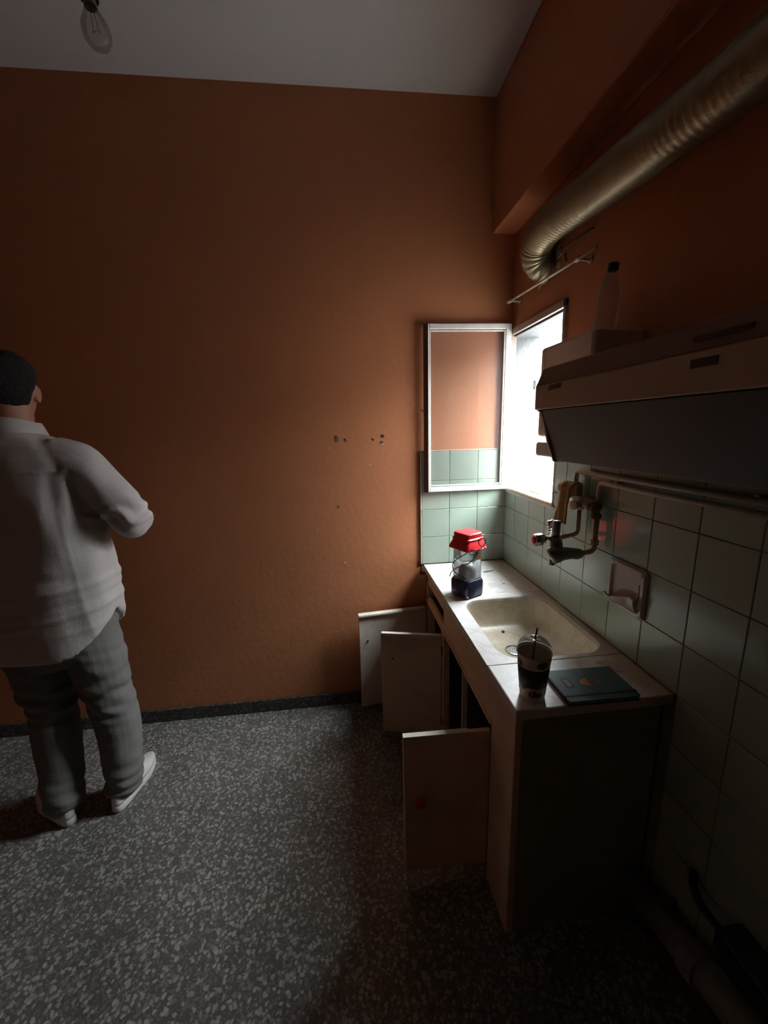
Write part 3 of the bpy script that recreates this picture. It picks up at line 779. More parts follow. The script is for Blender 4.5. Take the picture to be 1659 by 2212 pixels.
MB(lathe([(.012, 0), (.017, .003), (.017, .016), (.012, .019)], (0.880, 1.268, 1.276), 16)).build('union_nut', 'rust', tp, smooth=True, angle=40)
MB(tube(bend([(0.882, 1.268, 1.315), (0.882, 1.268, 1.158), (0.815, 1.270, 1.150)], .02), .0095, 14)).build('riser_pipe', 'brass', tp, smooth=True)
MB(tube(bend([(0.884, 1.375, 1.315), (0.884, 1.375, 1.195), (0.790, 1.345, 1.190)], .02), .0085, 14)).build('riser_pipe', 'brass', tp, smooth=True)
MB(lathe([(.0095, -.008), (.014, -.008), (.014, .008), (.0095, .008)], (0.882, 1.268, 1.19), 8)).build('union_nut', 'brass', tp)
MB(tube([(0.835, 1.269, 1.151), (0.822, 1.269, 1.151), (0.800, 1.270, 1.154), (0.772, 1.272, 1.155), (0.748, 1.276, 1.152), (0.728, 1.280, 1.146), (0.722, 1.281, 1.143)], [.016, .020, .020, .024, .031, .031, .024], 18)).build('tap_body', 'grey_metal', tp, smooth=True)
MB(lathe([(.011, 0), (.0145, .002), (.0145, .016), (.011, .02)], (0.836, 1.2688, 1.151), 6, axis_m((-1, 0, 0)))).build('union_nut', 'steel', tp)
MB(lathe([(.010, 0), (.012, -.004), (.012, -.016), (.008, -.018)], (0.734, 1.279, 1.130), 14, cap1=True)).build('spout_nozzle', 'chrome', tp, smooth=True, angle=40)
MB(tube([(0.752, 1.285, 1.150), (0.752, 1.292, 1.185), (0.752, 1.298, 1.205)], [.024, .022, .019], 16)).build('tap_neck', 'grey_metal', tp, smooth=True)
MB(cyl((0.752, 1.298, 1.20), (0.756, 1.300, 1.268), .013, 14)).build('upright_pipe', 'grey_metal', tp, smooth=True)
sp = [(0.745 + .0075 * cos(2 * pi * k / 12), 1.330 + .0075 * sin(2 * pi * k / 12), 1.195 + .07 * k / 96) for k in range(97)]
MB(tube(sp, .0022, 6)).build('hose_spring', 'chrome', tp, smooth=True)
MB(cyl((0.745, 1.330, 1.235), (0.745, 1.330, 1.262), .0085, 12)).build('hose_end', 'chrome', tp, smooth=True)
MB(tube([(0.752, 1.300, 1.198), (0.735, 1.303, 1.203), (0.715, 1.306, 1.203)], [.013, .010, .009], 14)).build('knob_stem', 'chrome', tp, smooth=True)
kn = MB(loft([[Vector((0.718 - h, 1.3065 + .5 * h * .0, 1.202 - .06 * h)) + Vector((0, cos(2 * pi * k / 36), sin(2 * pi * k / 36))) * r * (1 + .07 * cos(6 * 2 * pi * k / 36)) for k in range(36)] for r, h in ((.010, 0), (.017, .004), (.0215, .012), (.0215, .036), (.020, .041), (.013, .042))])).build('knob', 'chrome', tp, smooth=True, angle=40)
MB(lathe([(.0135, 0), (.0135, .003), (.011, .004), (0, .004)], (0.676, 1.3065, 1.1995), 18, axis_m((-1, 0, 0)))).build('knob_cap', 'redknob', kn, smooth=True, angle=40)

# ochre rag hung over the upper pipe
rgm = []
for i in range(15):
    t = i / 14
    y = 1.440 - .085 * t
    row = []
    for j in range(31):
        u = j / 30
        # front flap 0..0.62, fold over top, back flap
        L_ = .27 * u
        top = .145
        wv = .007 * sin(t * 11 + u * 3) + .004 * noise.noise((t * 5, u * 6, 2))
        if L_ < top:
            x = 0.835 + wv - .012 * (1 - L_ / top); z = 1.228 + L_ + .010 * t
        elif L_ < top + .06:
            a = (L_ - top) / .06 * pi
            x = 0.855 - .020 * cos(a) + wv * .4; z = 1.373 + .018 * sin(a) + .004 * t
        else:
            q = L_ - top - .06
            x = 0.875 + wv * .4; z = 1.373 - q + .004 * t
        row.append((x, y + .004 * sin(u * 7), z))
    rgm.append(row)
rv = [p_ for row in rgm for p_ in row]
rf = [(i * 31 + j, i * 31 + j + 1, (i + 1) * 31 + j + 1, (i + 1) * 31 + j) for i in range(14) for j in range(30)]
rag = tag(MB((rv, rf)).build('cleaning_rag', 'rag', org=(0.84, 1.40, 1.23), smooth=True), 'ochre rag hung over the tap pipes below the window', 'rag')
sol = rag.modifiers.new('thick', 'SOLIDIFY'); sol.thickness = .005
tag(MB(tube([(0.865, 1.455, 1.352), (0.868, 1.47, 1.360), (0.872, 1.50, 1.362), (0.878, 1.515, 1.356)], [.016, .02, .013, .005], 12)).build('cork_stopper', 'plaster', org=(0.87, 1.47, 1.35), smooth=True), 'pale knobbly stopper behind the ochre rag', 'stopper')
tag(MB(prism_z([(0.96, 1.83), (1.045, 1.84), (1.05, 2.06), (1.03, 2.075), (0.99, 1.99), (0.965, 1.93)], WZ0 + .006, WZ0 + .020)).build('plaster_chunk', 'sill', org=(1.0, 1.95, WZ0 + .006), bevel=0.004), 'broken beige chunk of plaster lying on the window sill', 'plaster')

# ================================================================== soap dish set in the tiles
sd = thing('soap_dish', (0.91, 1.12, 1.0), 'broken beige ceramic soap dish set in the wall tiles', 'soap dish')
def rr_yz(cy, cz, hy, hz, r, x): return [(x, y, z) for y, z in rrect(cy, cz, hy, hz, r, 5)]
cy_, cz_ = 1.118, 1.080
MB(loft([rr_yz(cy_, cz_, .084, .080, .014, 0.910), rr_yz(cy_, cz_, .084, .080, .014, 0.900), rr_yz(cy_, cz_, .078, .074, .012, 0.893), rr_yz(cy_, cz_, .068, .064, .012, 0.893), rr_yz(cy_, cz_, .064, .060, .012, 0.902)], True, True)).build('dish_frame', 'ceramic', sd, smooth=True, angle=45)
tr = []
for i in range(13):
    t = i / 12                     # along Y, 0 = far end (broken, concave), 1 = near end
    y = cy_ + .066 - .132 * t
    reach = .052 * (0.55 + .45 * sin(pi * min(1, t * 1.05 + .15))) * (0.75 if i == 0 else 1)
    top = cz_ - .018 - (.020 * (1 - t) if t < .5 else .0) + .006 * sin(t * 9)
    prof = []
    for k in range(9):
        a = k / 8 * pi / 2
        prof.append((0.902 - reach * sin(a), y, cz_ - .062 + (top - cz_ + .062) * (1 - cos(a))))
    for k in range(8, -1, -1):
        a = k / 8 * pi / 2
        prof.append((0.902 - (reach - .008) * sin(a), y, cz_ - .054 + (top - cz_ + .054) * (1 - cos(a))))
    tr.append(prof)
MB(loft(tr, True, True)).build('dish_tray', 'ceramic', sd, smooth=True, angle=60)
MB(tube(catmull([(0.897, cy_ - .06, cz_ + .03), (0.895, cy_ - .059, cz_ - .01), (0.888, cy_ - .056, cz_ - .05)], 5), .004, 8)).build('dish_rim', 'ceramic', sd, smooth=True)

# ================================================================== lantern on the worktop
LC = Vector((0.552, 1.672, ZC)); LT = radians(-108.27 - 45)
def sq(hw, ch, z, n=3):
    pts = rrect(0, 0, hw, hw, ch, n)
    return [(LC.x + x * cos(LT) - y * sin(LT), LC.y + x * sin(LT) + y * cos(LT), ZC + z) for x, y in pts]
ln = thing('camping_lantern', LC, 'camping lantern with red cap, clear body and navy base beside the sink', 'lantern')
MB(loft([sq(.046, .016, 0), sq(.055, .018, .006), sq(.056, .018, .03), sq(.056, .018, .068), sq(.051, .016, .080), sq(.047, .016, .082)])).build('base', 'navy', ln, smooth=True, angle=35)
MB(loft([sq(.0488, .016, .078), sq(.0488, .016, .232)], False, False)).build('clear_body', 'clear', ln, smooth=True, angle=35)
MB(loft([sq(.046, .015, .082), sq(.045, .015, .086)])).build('reflector', 'milky', ln, smooth=True, angle=35)
MB(lathe([(.040, .086), (.040, .115), (.037, .128), (.030, .140), (.018, .149), (0, .152)], LC, 28)).build('diffuser', 'milky', ln, smooth=True)
MB(loft([sq(.060, .012, .222), sq(.063, .013, .225), sq(.060, .014, .238), sq(.054, .015, .254), sq(.0505, .016, .262), sq(.053, .017, .266), sq(.053, .017, .271), sq(.0485, .017, .275), sq(.0485, .018, .293), sq(.0455, .018, .297)])).build('cap', 'red', ln, smooth=True, angle=30)
A = [(0.54, 1.605, 0.939), (0.527, 1.603, 0.946), (0.514, 1.627, 0.951), (0.493, 1.668, 0.958), (0.487, 1.680, 0.975), (0.487, 1.681, 0.992), (0.493, 1.669, 1.012), (0.508, 1.639, 1.038), (0.523, 1.610, 1.060), (0.537, 1.600, 1.076), (0.553, 1.596, 1.082), (0.572, 1.604, 1.080)]
B = [(0.479, 1.697, 0.928), (0.481, 1.693, 0.945), (0.491, 1.674, 0.968), (0.504, 1.648, 0.989), (0.521, 1.616, 1.008), (0.543, 1.606, 1.022), (0.564, 1.616, 1.036), (0.579, 1.624, 1.052), (0.582, 1.624, 1.064), (0.590, 1.622, 1.074), (0.599, 1.612, 1.087), (0.611, 1.616, 1.099), (0.614, 1.618, 1.112), (0.608, 1.614, 1.126), (0.593, 1.606, 1.131), (0.578, 1.600, 1.123), (0.579, 1.601, 1.107), (0.592, 1.607, 1.090)]
C_ = [(0.56, 1.598, 1.082), (0.546, 1.603, 1.079), (0.536, 1.603, 1.070), (0.540, 1.605, 1.060), (0.554, 1.611, 1.053), (0.569, 1.618, 1.054), (0.576, 1.620, 1.062), (0.571, 1.616, 1.074), (0.56, 1.598, 1.082)]
MB(tube(catmull(A, 4), .0022, 7), tube(catmull(B, 4), .0022, 7), tube(catmull(C_, 4), .0019, 7)).build('cord', 'black', ln, smooth=True)
MB(rotbox((0.620, 1.640, 1.076), (.012, .008, .006), -.4), rotbox((0.600, 1.622, 1.078), (.022, .004, .003), .4)).build('cord_clip', 'milky', ln, bevel=0.001)
MB(rotbox((LC.x - .018, LC.y - .068, ZC + .010), (.008, .004, .008), .3)).build('switch', 'milky', ln, bevel=0.001)

# ================================================================== paper cup
CC = Vector((0.514, 0.958, ZC))
cp = thing('paper_cup', CC, 'takeaway paper cup with coffee bean print, dome lid and black straw', 'cup')
def cr(z): return .0335 + (.0465 - .0335) * (z / .135)
body = [(0, .006), (.030, .006), (.0325, 0), (.0338, .0005)] + [(cr(z), z) for z in (.01, .04, .08, .12, .133)] + [(.0475, .134), (.0482, .1365), (.0472, .139), (.0452, .137)] + [(cr(z) - .0012, z) for z in (.12, .08, .04, .01)] + [(0, .010)]
cb_ = MB(lathe(body, CC, 44)).build('cup_body', 'paper_cup', cp, smooth=True, angle=50)
MB(lathe([(cr(.042) + .0002, .042), (cr(.042) + .0006, .0422), (cr(.1) + .0006, .0998), (cr(.1) + .0002, .100)], CC, 44)).build('printed_band', 'cup_band', cb_, smooth=True)
MB(lathe([(cr(.134) - .0018, .131), (cr(.02) - .0018, .02), (0, .02)], CC, 40)).build('cup_lining', 'coffee', cb_, smooth=True)
def bean(az, z, w, h, rot):
    def P(u, v, off):
        uu, vv = u * cos(rot) - v * sin(rot), u * sin(rot) + v * cos(rot)
        zz = min(max(z + vv, .002), .132); r = cr(zz) + off; a = az + uu / cr(z)
        return (CC.x + r * cos(a), CC.y + r * sin(a), CC.z + zz)
    n = 18; m1 = MB()
    ring = [P(w * cos(2 * pi * k / n), h * sin(2 * pi * k / n), .0006) for k in range(n)]
    mid = [P(.5 * w * cos(2 * pi * k / n), .5 * h * sin(2 * pi * k / n), .0006) for k in range(n)]
    v = ring + mid + [P(0, 0, .0006)]
    f = [(k, (k + 1) % n, n + (k + 1) % n, n + k) for k in range(n)] + [(n + k, n + (k + 1) % n, 2 * n) for k in range(n)]
    o = MB((v, f)).build('bean_print', 'bean', cb_)
    s_ = [P(w * .85 * t, h * .22 * sin(t * 3), .0008) for t in [-1 + 2 * k / 10 for k in range(11)]]
    s2 = [P(w * .85 * t, h * .22 * sin(t * 3) + h * .13, .0008) for t in [-1 + 2 * k / 10 for k in range(11)]]
    MB((s_ + s2, [(k, k + 1, 12 + k, 11 + k) for k in range(10)])).build('bean_print', 'paper_cup', cb_)
fa = math.atan2(-CC.y, -CC.x)
for (da, z, w, h, r) in ((.02, .024, .0125, .010, 1.25), (.55, .021, .010, .008, .3), (-.62, .040, .009, .006, .6), (.52, .117, .015, .011, .15), (-.95, .113, .010, .012, 1.2), (1.35, .025, .012, .009, .9), (-1.5, .026, .012, .009, .4), (1.75, .116, .013, .009, .2), (2.6, .03, .012, .009, .9), (-2.4, .115, .013, .009, .2)):
    bean(fa + da, z, w, h, r)
MB(lathe([(.0486, .1345), (.0490, .140), (.0470, .142), (.0462, .150), (.0425, .162), (.0350, .1725), (.0240, .1775), (.0130, .178)], CC, 40)).build('dome_lid', 'lid', cp, smooth=True)
MB(tube([(CC.x - .010, CC.y - .004, ZC + .06), (CC.x + .001, CC.y + .0, ZC + .178), (CC.x + .006, CC.y + .002, ZC + .205)], .0026, 10)).build('straw', 'black', cp, smooth=True)

# ================================================================== notebook
nb = thing('notebook', (0.694, 0.962, ZC), 'dark teal notebook with elastic strap and orange emblem near the worktop corner', 'notebook')
nrot = radians(-1.0)
NM = Matrix.Translation((0.694, 0.962, ZC)) @ Matrix.Rotation(nrot, 4, 'Z')
def nbox(u0, u1, v0, v1, z0, z1): return xform(box(u0, u1, v0, v1, z0, z1), NM)
def nrr(hx, hy, r, z0, z1, cx=0, cy=0): return xform(prism_z(rrect(cx, cy, hx, hy, r, 4), z0, z1), NM)
MB(nrr(.104, .071, .007, .0012, .003)).build('back_cover', 'teal', nb)
MB(nrr(.1005, .0675, .006, .003, .0135)).build('page_block', 'pages', nb)
cv = MB(nrr(.104, .071, .007, .0135, .0155)).build('front_cover', 'teal', nb, bevel=0.0006)
MB(nbox(-.1045, .1045, -.050, -.044, .0156, .0166), nbox(-.1055, -.1045, -.050, -.044, .001, .0166), nbox(.1045, .1055, -.050, -.044, .001, .0166)).build('elastic_strap', 'teal_dark', nb)
el = [(0.004 + .034 * cos(a), .004 + .019 * sin(a)) for a in [2 * pi * k / 28 for k in range(28)]]
def part_el(lo, hi, m):
    pts = [p_ for p_ in el if lo <= p_[0] <= hi]
    pts = sorted(pts, key=lambda q: math.atan2(q[1] - .004, q[0] - (lo + hi) / 2))
    MB(xform(prism_z(pts, .0155, .0158), NM)).build('emblem', m, cv)
part_el(-.04, .0, 'emblem_orange'); part_el(-.004, .018, 'emblem_brown'); part_el(.014, .05, 'emblem_grey')
MB(nrr(.013, .022, .006, .0155, .0158, -.066, .008)).build('stamped_mark', 'teal_dark', cv)
MB(nrr(.0075, .0165, .004, .01575, .0160, -.066, .008)).build('stamped_mark', 'emblem_grey', cv)

# ================================================================== bulb
bl = thing('light_bulb', (-0.52, 1.215, 2.50), 'bare clear light bulb hanging on a dark cord from the ceiling', 'light bulb')
BC = Vector((-0.520, 1.215, 2.535))
tilt = axis_m((-.10, .0, 1))
def bx_(s): return [tilt @ (Vector(p_) - BC) + BC for p_ in s[0]], s[1]
MB(bx_(lathe([(0, -.034), (.012, -.032), (.022, -.025), (.029, -.012), (.0305, 0), (.029, .012), (.022, .028), (.0155, .042), (.0135, .052)], BC, 30))).build('glass_envelope', 'bulb_glass', bl, smooth=True)
MB(bx_(lathe([(.0135, .048), (.0142, .052), (.0135, .056), (.0142, .060), (.0135, .064), (.0142, .068), (.0125, .074)], BC, 20, cap1=True))).build('screw_cap', 'grey_metal', bl, smooth=True)
MB(bx_(lathe([(.017, .060), (.0205, .064), (.0205, .098), (.015, .108), (.007, .114)], BC, 22, cap1=True))).build('lamp_holder', 'black', bl, smooth=True, angle=40)
MB(tube(bx_(([BC + Vector(q) for q in ((-.003, 0, .05), (-.005, 0, .01), (-.008, 0, -.002), (0, 0, .004), (.008, 0, -.002), (.005, 0, .01), (.003, 0, .05))], []))[0], .0008, 5)).build('filament', 'grey_metal', bl)
ctop = tilt @ Vector((0, 0, .113)) + BC
MB(tube(catmull([tuple(ctop), (ctop.x - .004, ctop.y, ctop.z + .12), (ctop.x - .006, ctop.y, 2.90), (ctop.x - .006, ctop.y, CH)], 6), .0035, 8)).build('cord', 'black', bl, smooth=True)
MB(lathe([(.040, 0), (.040, -.012), (.020, -.030), (.006, -.034)], (ctop.x - .006, ctop.y, CH), 24)).build('ceiling_rose', 'white_paint', bl, smooth=True, angle=40)

# ================================================================== drain pipe and clutter low on the right wall
dp = thing('waste_pipe', (0.87, 0.7, 0.08), 'grey plastic waste pipe sloping along the foot of the tiled wall', 'pipe')
MB(tube([(0.862, 0.925, 0.165), (0.862, 0.60, 0.235), (0.862, 0.20, 0.32)], .042, 20)).build('pipe_run', 'pvc', dp, smooth=True)
MB(tube([(0.862, 0.70, 0.2134), (0.862, 0.655, 0.2231)], .050, 20)).build('pipe_socket', 'pvc', dp, smooth=True, angle=40)
MB(box(0.86, 0.911, 0.80, 0.815, 0.14, 0.245)).build('pipe_clip', 'rust', dp, bevel=0.002)
vb = thing('gas_valve_box', (0.88, 0.60, 0.33), 'black valve box with hose low on the dark tiled wall', 'valve')
MB(box(0.835, 0.909, 0.50, 0.64, 0.355, 0.42)).build('valve_case', 'black', vb, bevel=0.008)
MB(tube(catmull([(0.87, 0.635, 0.385), (0.87, 0.70, 0.378), (0.885, 0.745, 0.385), (0.906, 0.765, 0.40)], 5), .010, 10)).build('hose', 'black', vb, smooth=True)

# ================================================================== the man by the back wall
def bake(name, shapes, voxel, fn=None, smooth_it=4, dec=None):
    """fuse closed shapes into one continuous surface and return (verts, faces)"""
    m = MB()
    for s_ in shapes: m.add(s_)
    me = mesh_from('tmp', m.v, m.f, True)
    o = bpy.data.objects.new('tmp', me); COL.objects.link(o)
    r_ = o.modifiers.new('r', 'REMESH'); r_.mode = 'VOXEL'; r_.voxel_size = voxel; r_.use_smooth_shade = True
    if smooth_it:
        s2 = o.modifiers.new('s', 'SMOOTH'); s2.factor = .5; s2.iterations = smooth_it
    dg = bpy.context.evaluated_depsgraph_get()
    ev = o.evaluated_get(dg)
    out = bpy.data.meshes.new_from_object(ev)
    if fn:
        no = [v.normal.copy() for v in out.vertices]
        for i, v in enumerate(out.vertices):
            v.co = v.co + no[i] * fn(v.co, no[i])
    vv = [v.co.copy() for v in out.vertices]
    ff = [tuple(p_.vertices) for p_ in out.polygons]
    bpy.data.objects.remove(o); bpy.data.meshes.remove(me); bpy.data.meshes.remove(out)
    return vv, ff

def ell(c, rx, ry, n=28, pw=2.0, rot=0.0):
    out = []
    for k in range(n):
        a = 2 * pi * k / n
        ca, sa = cos(a), sin(a)
        x = math.copysign(abs(ca) ** (2 / pw), ca) * rx
        y = math.copysign(abs(sa) ** (2 / pw), sa) * ry
        out.append((c[0] + x * cos(rot) - y * sin(rot), c[1] + x * sin(rot) + y * cos(rot), c[2]))
    return out

def limb(pts, n=16):
    """pts: (x,y,z,r) chain -> smooth tapering closed tube with rounded ends"""
    P = catmull([p_[:3] for p_ in pts], 5)
    R = [q.x for q in catmull([(p_[3], 0, 0) for p_ in pts], 5)]
    a = Vector(P[0]) + (Vector(P[0]) - Vector(P[1])).normalized() * R[0] * .5
    b = Vector(P[-1]) + (Vector(P[-1]) - Vector(P[-2])).normalized() * R[-1] * .5
    return tube([a] + P + [b], [R[0] * .55] + R + [R[-1] * .55], n)

PX, PY = -1.19, 1.63
man = thing('person', (-1.17, 1.62, 0), 'person in white shirt and grey trousers standing with back turned by the orange wall', 'person')
def spheroid(c, r, n=20, m=12):
    rings = []
    for i in range(1, m):
        a = pi * i / m
        rings.append([(c[0] + r[0] * sin(a) * cos(2 * pi * k / n), c[1] + r[1] * sin(a) * sin(2 * pi * k / n), c[2] - r[2] * cos(a)) for k in range(n)])
    return loft(rings)
HEAD = Vector((PX, 1.665, 1.795))
SH = {1: Vector((-0.985, 1.62, 1.515)), -1: Vector((-1.395, 1.62, 1.515))}
EL = {1: Vector((-0.838, 1.640, 1.283)), -1: Vector((-1.54, 1.640, 1.283))}
WR = {1: Vector((-1.00, 1.860, 1.290)), -1: Vector((-1.37, 1.860, 1.290))}
HIP = {1: Vector((-1.085, 1.635, .90)), -1: Vector((-1.275, 1.635, .90))}
KN = {1: Vector((-1.030, 1.650, .52)), -1: Vector((-1.262, 1.645, .54))}
AN = {1: Vector((-1.030, 1.625, .10)), -1: Vector((-1.245, 1.575, .10))}
HR = radians(24)
def hturn(s_):
    mt = Matrix.Translation(HEAD) @ Matrix.Rotation(HR, 4, 'Z') @ Matrix.Translation(-HEAD)
    return [mt @ Vector(p_) for p_ in s_[0]], s_[1]
shapes = []
# torso, neck and head
tor = [(.86, .17, .12, 1.63), (1.0, .175, .12, 1.635), (1.15, .175, .12, 1.635), (1.3, .185, .12, 1.635), (1.42, .20, .115, 1.63), (1.50, .19, .10, 1.63), (1.56, .13, .085, 1.63), (1.60, .075, .07, 1.635), (1.66, .066, .066, 1.64), (1.74, .064, .066, 1.65)]
shapes.append(loft([ell((PX, cy, z), rx, ry) for z, rx, ry, cy in tor]))
head = [(-.118, .028, .035, .055), (-.105, .045, .058, .040), (-.075, .060, .082, .018), (-.04, .070, .094, .006), (0, .076, .099, 0), (.04, .077, .100, -.003), (.075, .068, .090, -.004), (.100, .050, .068, -.004), (.114, .028, .040, -.004), (.119, .010, .014, -.004)]
shapes.append(hturn(loft([ell((HEAD.x, HEAD.y + oy, HEAD.z + z), rx, ry, 28) for z, rx, ry, oy in head])))
shapes.append(hturn(loft([[(HEAD.x + w * cos(a), HEAD.y + .090 + d_ * .5 + d_ * sin(a) * .5, HEAD.z + z) for a in [2 * pi * k / 10 for k in range(10)]] for z, w, d_ in ((-.050, .014, .012), (-.042, .018, .034), (-.02, .012, .026), (.01, .008, .012))])))   # nose
shapes.append(hturn(spheroid((HEAD.x, HEAD.y + .088, HEAD.z - .072), (.024, .012, .006), 14, 8)))    # lips
shapes.append(hturn(spheroid((HEAD.x, HEAD.y + .092, HEAD.z - .082), (.020, .010, .006), 14, 8)))
for s_ in (1, -1):
    shapes.append(hturn(xform(spheroid((0, 0, 0), (.009, .019, .033), 14, 10), Matrix.Translation((HEAD.x + s_ * .079, HEAD.y - .008, HEAD.z - .032)) @ Matrix.Rotation(radians(-12 * s_), 4, 'Z') @ Matrix.Rotation(radians(-10), 4, 'X'))))
    sh, e_, w_ = SH[s_], EL[s_], WR[s_]
    shapes.append(limb([(*sh, .058), (*(sh.lerp(e_, .5)), .05), (*e_, .042), (*(e_.lerp(w_, .4)), .04), (*w_, .028)], 14))
    # hand: palm, four curled fingers and a thumb from its side, held forward at the waist
    fw = (w_ - e_).normalized(); inn = Vector((-s_, 0.1, 0)).normalized(); up = Vector((0, 0, 1))
    acr = fw.cross(up).normalized()
    pc = w_ + fw * .05
    shapes.append(limb([(*(w_ + fw * .005), .024), (*(pc + up * .014), .020), (*(pc + fw * .035 + up * .022), .016)], 12))
    shapes.append(limb([(*(w_ + fw * .005), .024), (*(pc - up * .014), .020), (*(pc + fw * .035 - up * .022), .016)], 12))
    for k, (dz, L_) in enumerate(((.030, .066), (.010, .075), (-.010, .070), (-.029, .055))):
        b_ = pc + fw * .04 + up * dz
        c_ = inn
        k1 = b_ + fw * L_ * .42 + c_ * L_ * .12
        k2 = k1 + fw * L_ * .18 + c_ * L_ * .32
        k3 = k2 - fw * L_ * .06 + c_ * L_ * .28
        shapes.append(limb([(*b_, .0095), (*k1, .0092), (*k2, .0085), (*k3, .0075)], 10))
    tb = w_ + fw * .03 + up * .022
    shapes.append(limb([(*tb, .013), (*(tb + up * .022 + fw * .018 + inn * .012), .011), (*(tb + up * .026 + fw * .045 + inn * .024), .0095), (*(tb + up * .020 + fw * .064 + inn * .032), .008)], 10))
    h_, k_, a_ = HIP[s_], KN[s_], AN[s_]
    shapes.append(limb([(*h_, .082), (*(h_.lerp(k_, .5)), .07), (*k_, .052), (*(k_.lerp(a_, .35) + Vector((0, -.015, 0))), .05), (*a_, .036), (a_.x, a_.y, .05, .034)], 16))
    fd = Vector((.10, .995, 0)).normalized() if s_ == 1 else Vector((-.80, .60, 0)).normalized()
    shapes.append(limb([(a_.x - fd.x * .02, a_.y - fd.y * .02, .055, .03), (a_.x + fd.x * .06, a_.y + fd.y * .06, .050, .026), (a_.x + fd.x * .12, a_.y + fd.y * .12, .042, .02)], 12))
body = MB(bake('body', shapes, .006, None, 3)).build('body', 'skin', man, smooth=True)
for s_ in (1, -1):
    MB(hturn(spheroid((HEAD.x + s_ * .031, HEAD.y + .0845, HEAD.z - .002), (.012, .010, .009), 14, 8))).build('eye', 'milky', body, smooth=True)

# hair: short cap following the skull, cut above the ears and at the nape
hr = []
for z, rx, ry, oy in [(-.082, .050, .072, .006), (-.06, .058, .083, .005), (-.03, .068, .093, .002)] + [(z, rx, ry, oy) for z, rx, ry, oy in head[4:]]:
    hr.append([z, rx + .007, ry + .007, oy])
rings = []
for z, rx, ry, oy in hr:
    ring = []
    for (x, y, zz) in ell((HEAD.x, HEAD.y + oy - .003, HEAD.z + z), rx, ry, 40):
        t = (y - HEAD.y) / .1
        # hairline rises towards the face and over the ears
        lift = max(0, t + .42) * .105 if z < .07 else 0
        ring.append((x, y - (.012 * max(0, t) if z < .09 else 0), zz + lift * (1 - min(1, max(0, (z + .08) / .15)))))
    rings.append(ring)
def hairfn(p_, n_): return .0018 * noise.noise(p_ * 130) + .002 * noise.noise(p_ * 40)
hv, hf = bake('hair', [hturn(loft(rings))], .005, hairfn, 2)
MB((hv, hf)).build('hair', 'hair', man, smooth=True)

# shirt
def hemz(a):
    # a = angle, -pi/2 is the back; tails drop at back and front, curve up at the sides
    return 0.775 + .140 * abs(cos(a)) ** 4.2
srings = []
NS = 48
torso = [(0.0, .250, .168), (.14, .262, .172), (.30, .258, .168), (.48, .246, .160), (.64, .243, .155), (.78, .242, .148), (.88, .236, .138), (.945, .205, .120), (.975, .150, .102), (.995, .095, .084)]
for t, rx, ry in torso:
    ring = []
    for k in range(NS):
        a = 2 * pi * k / NS
        z0 = hemz(a); z = z0 + (1.635 - z0) * t
        ca, sa = cos(a), sin(a)
        pw = 2.35
        x = math.copysign(abs(ca) ** (2 / pw), ca) * rx; y = math.copysign(abs(sa) ** (2 / pw), sa) * ry
        # shoulders slope: the ring rises towards the neck
        if t > .8: z -= .040 * abs(x / .24) ** 1.3 * min(1, (t - .8) / .15)
        ring.append((PX + .006 * (1 - t) + x, 1.633 + y, z))
    srings.append(ring)
sh_shapes = [loft(srings)]
for s_ in (1, -1):
    sh, e_, w_ = SH[s_] + Vector((-s_ * .025, 0, .0)), EL[s_], WR[s_]
    sh_shapes.append(limb([(*(sh + Vector((-s_ * .05, 0, .02))), .082), (*(sh + Vector((s_ * .035, 0, -.022))), .086), (*(sh.lerp(e_, .55) + Vector((s_ * .012, 0, .012))), .077), (*(e_ + Vector((s_ * .004, 0, 0))), .072), (*(e_.lerp(w_, .35)), .070), (*(e_.lerp(w_, .66)), .058), (*(e_.lerp(w_, .9)), .046)], 20))
def shirt_fn(p_, n_):
    x, y, z = p_.x - PX, p_.y - 1.633, p_.z
    d_ = .008 * noise.noise((x * 8, y * 8, z * 3.4)) + .0055 * noise.noise((x * 15 + 4, y * 15, z * 6 + 3 * x))
    back = max(0, min(1, -y / .08))
    # yoke seam and the pleats that fall from it
    if z < 1.49 and abs(x) < .25:
        fade = max(0, 1 - abs(1.40 - z) / .20)
        for xc_, w__, A_ in ((.200, .016, .008), (.165, .020, -.006), (.226, .012, -.008), (-.03, .035, .007), (.075, .05, -.005), (-.19, .018, .008), (-.22, .014, -.007)):
            xx = x + .03 * (1.45 - z) * (1 if x > 0 else -1)
            d_ += back * fade * A_ * math.exp(-((xx - xc_) / w__) ** 2)
        d_ += back * .004 * math.exp(-((z - 1.487) / .006) ** 2)
    # long shallow hollow down the spine
    d_ -= back * .012 * math.exp(-(x / .07) ** 2) * max(0, min(1, (1.45 - z) / .15)) * max(0, min(1, (z - 1.05) / .15))
    # horizontal creases at the waist
    for zc_, A_, w__, sl in ((1.035, .008, .012, .10), (.985, -.007, .016, .06), (.925, .006, .012, .16), (1.10, -.006, .02, -.05), (.87, .004, .012, .1)):
        d_ += A_ * math.exp(-((z - zc_ - sl * x + .012 * noise.noise((x * 8, 1, zc_))) / w__) ** 2) * (0.5 + .5 * noise.noise((x * 5, y * 5, zc_ * 9)))
    # sleeve creases at the elbow and armpit
    if abs(x) > .23:
        d_ += .006 * sin(z * 75 + y * 40 + 6 * noise.noise(p_ * 9)) * math.exp(-((z - 1.30) / .07) ** 2)
    # vertical side seam
    d_ += .0012 * math.exp(-((x - .19 - .08 * (1.2 - z)) / .007) ** 2) * back * (1 if z < 1.35 else 0)
    return d_
MB(bake('shirt', sh_shapes, .0062, shirt_fn, 5)).build('shirt', 'shirt', man, smooth=True)
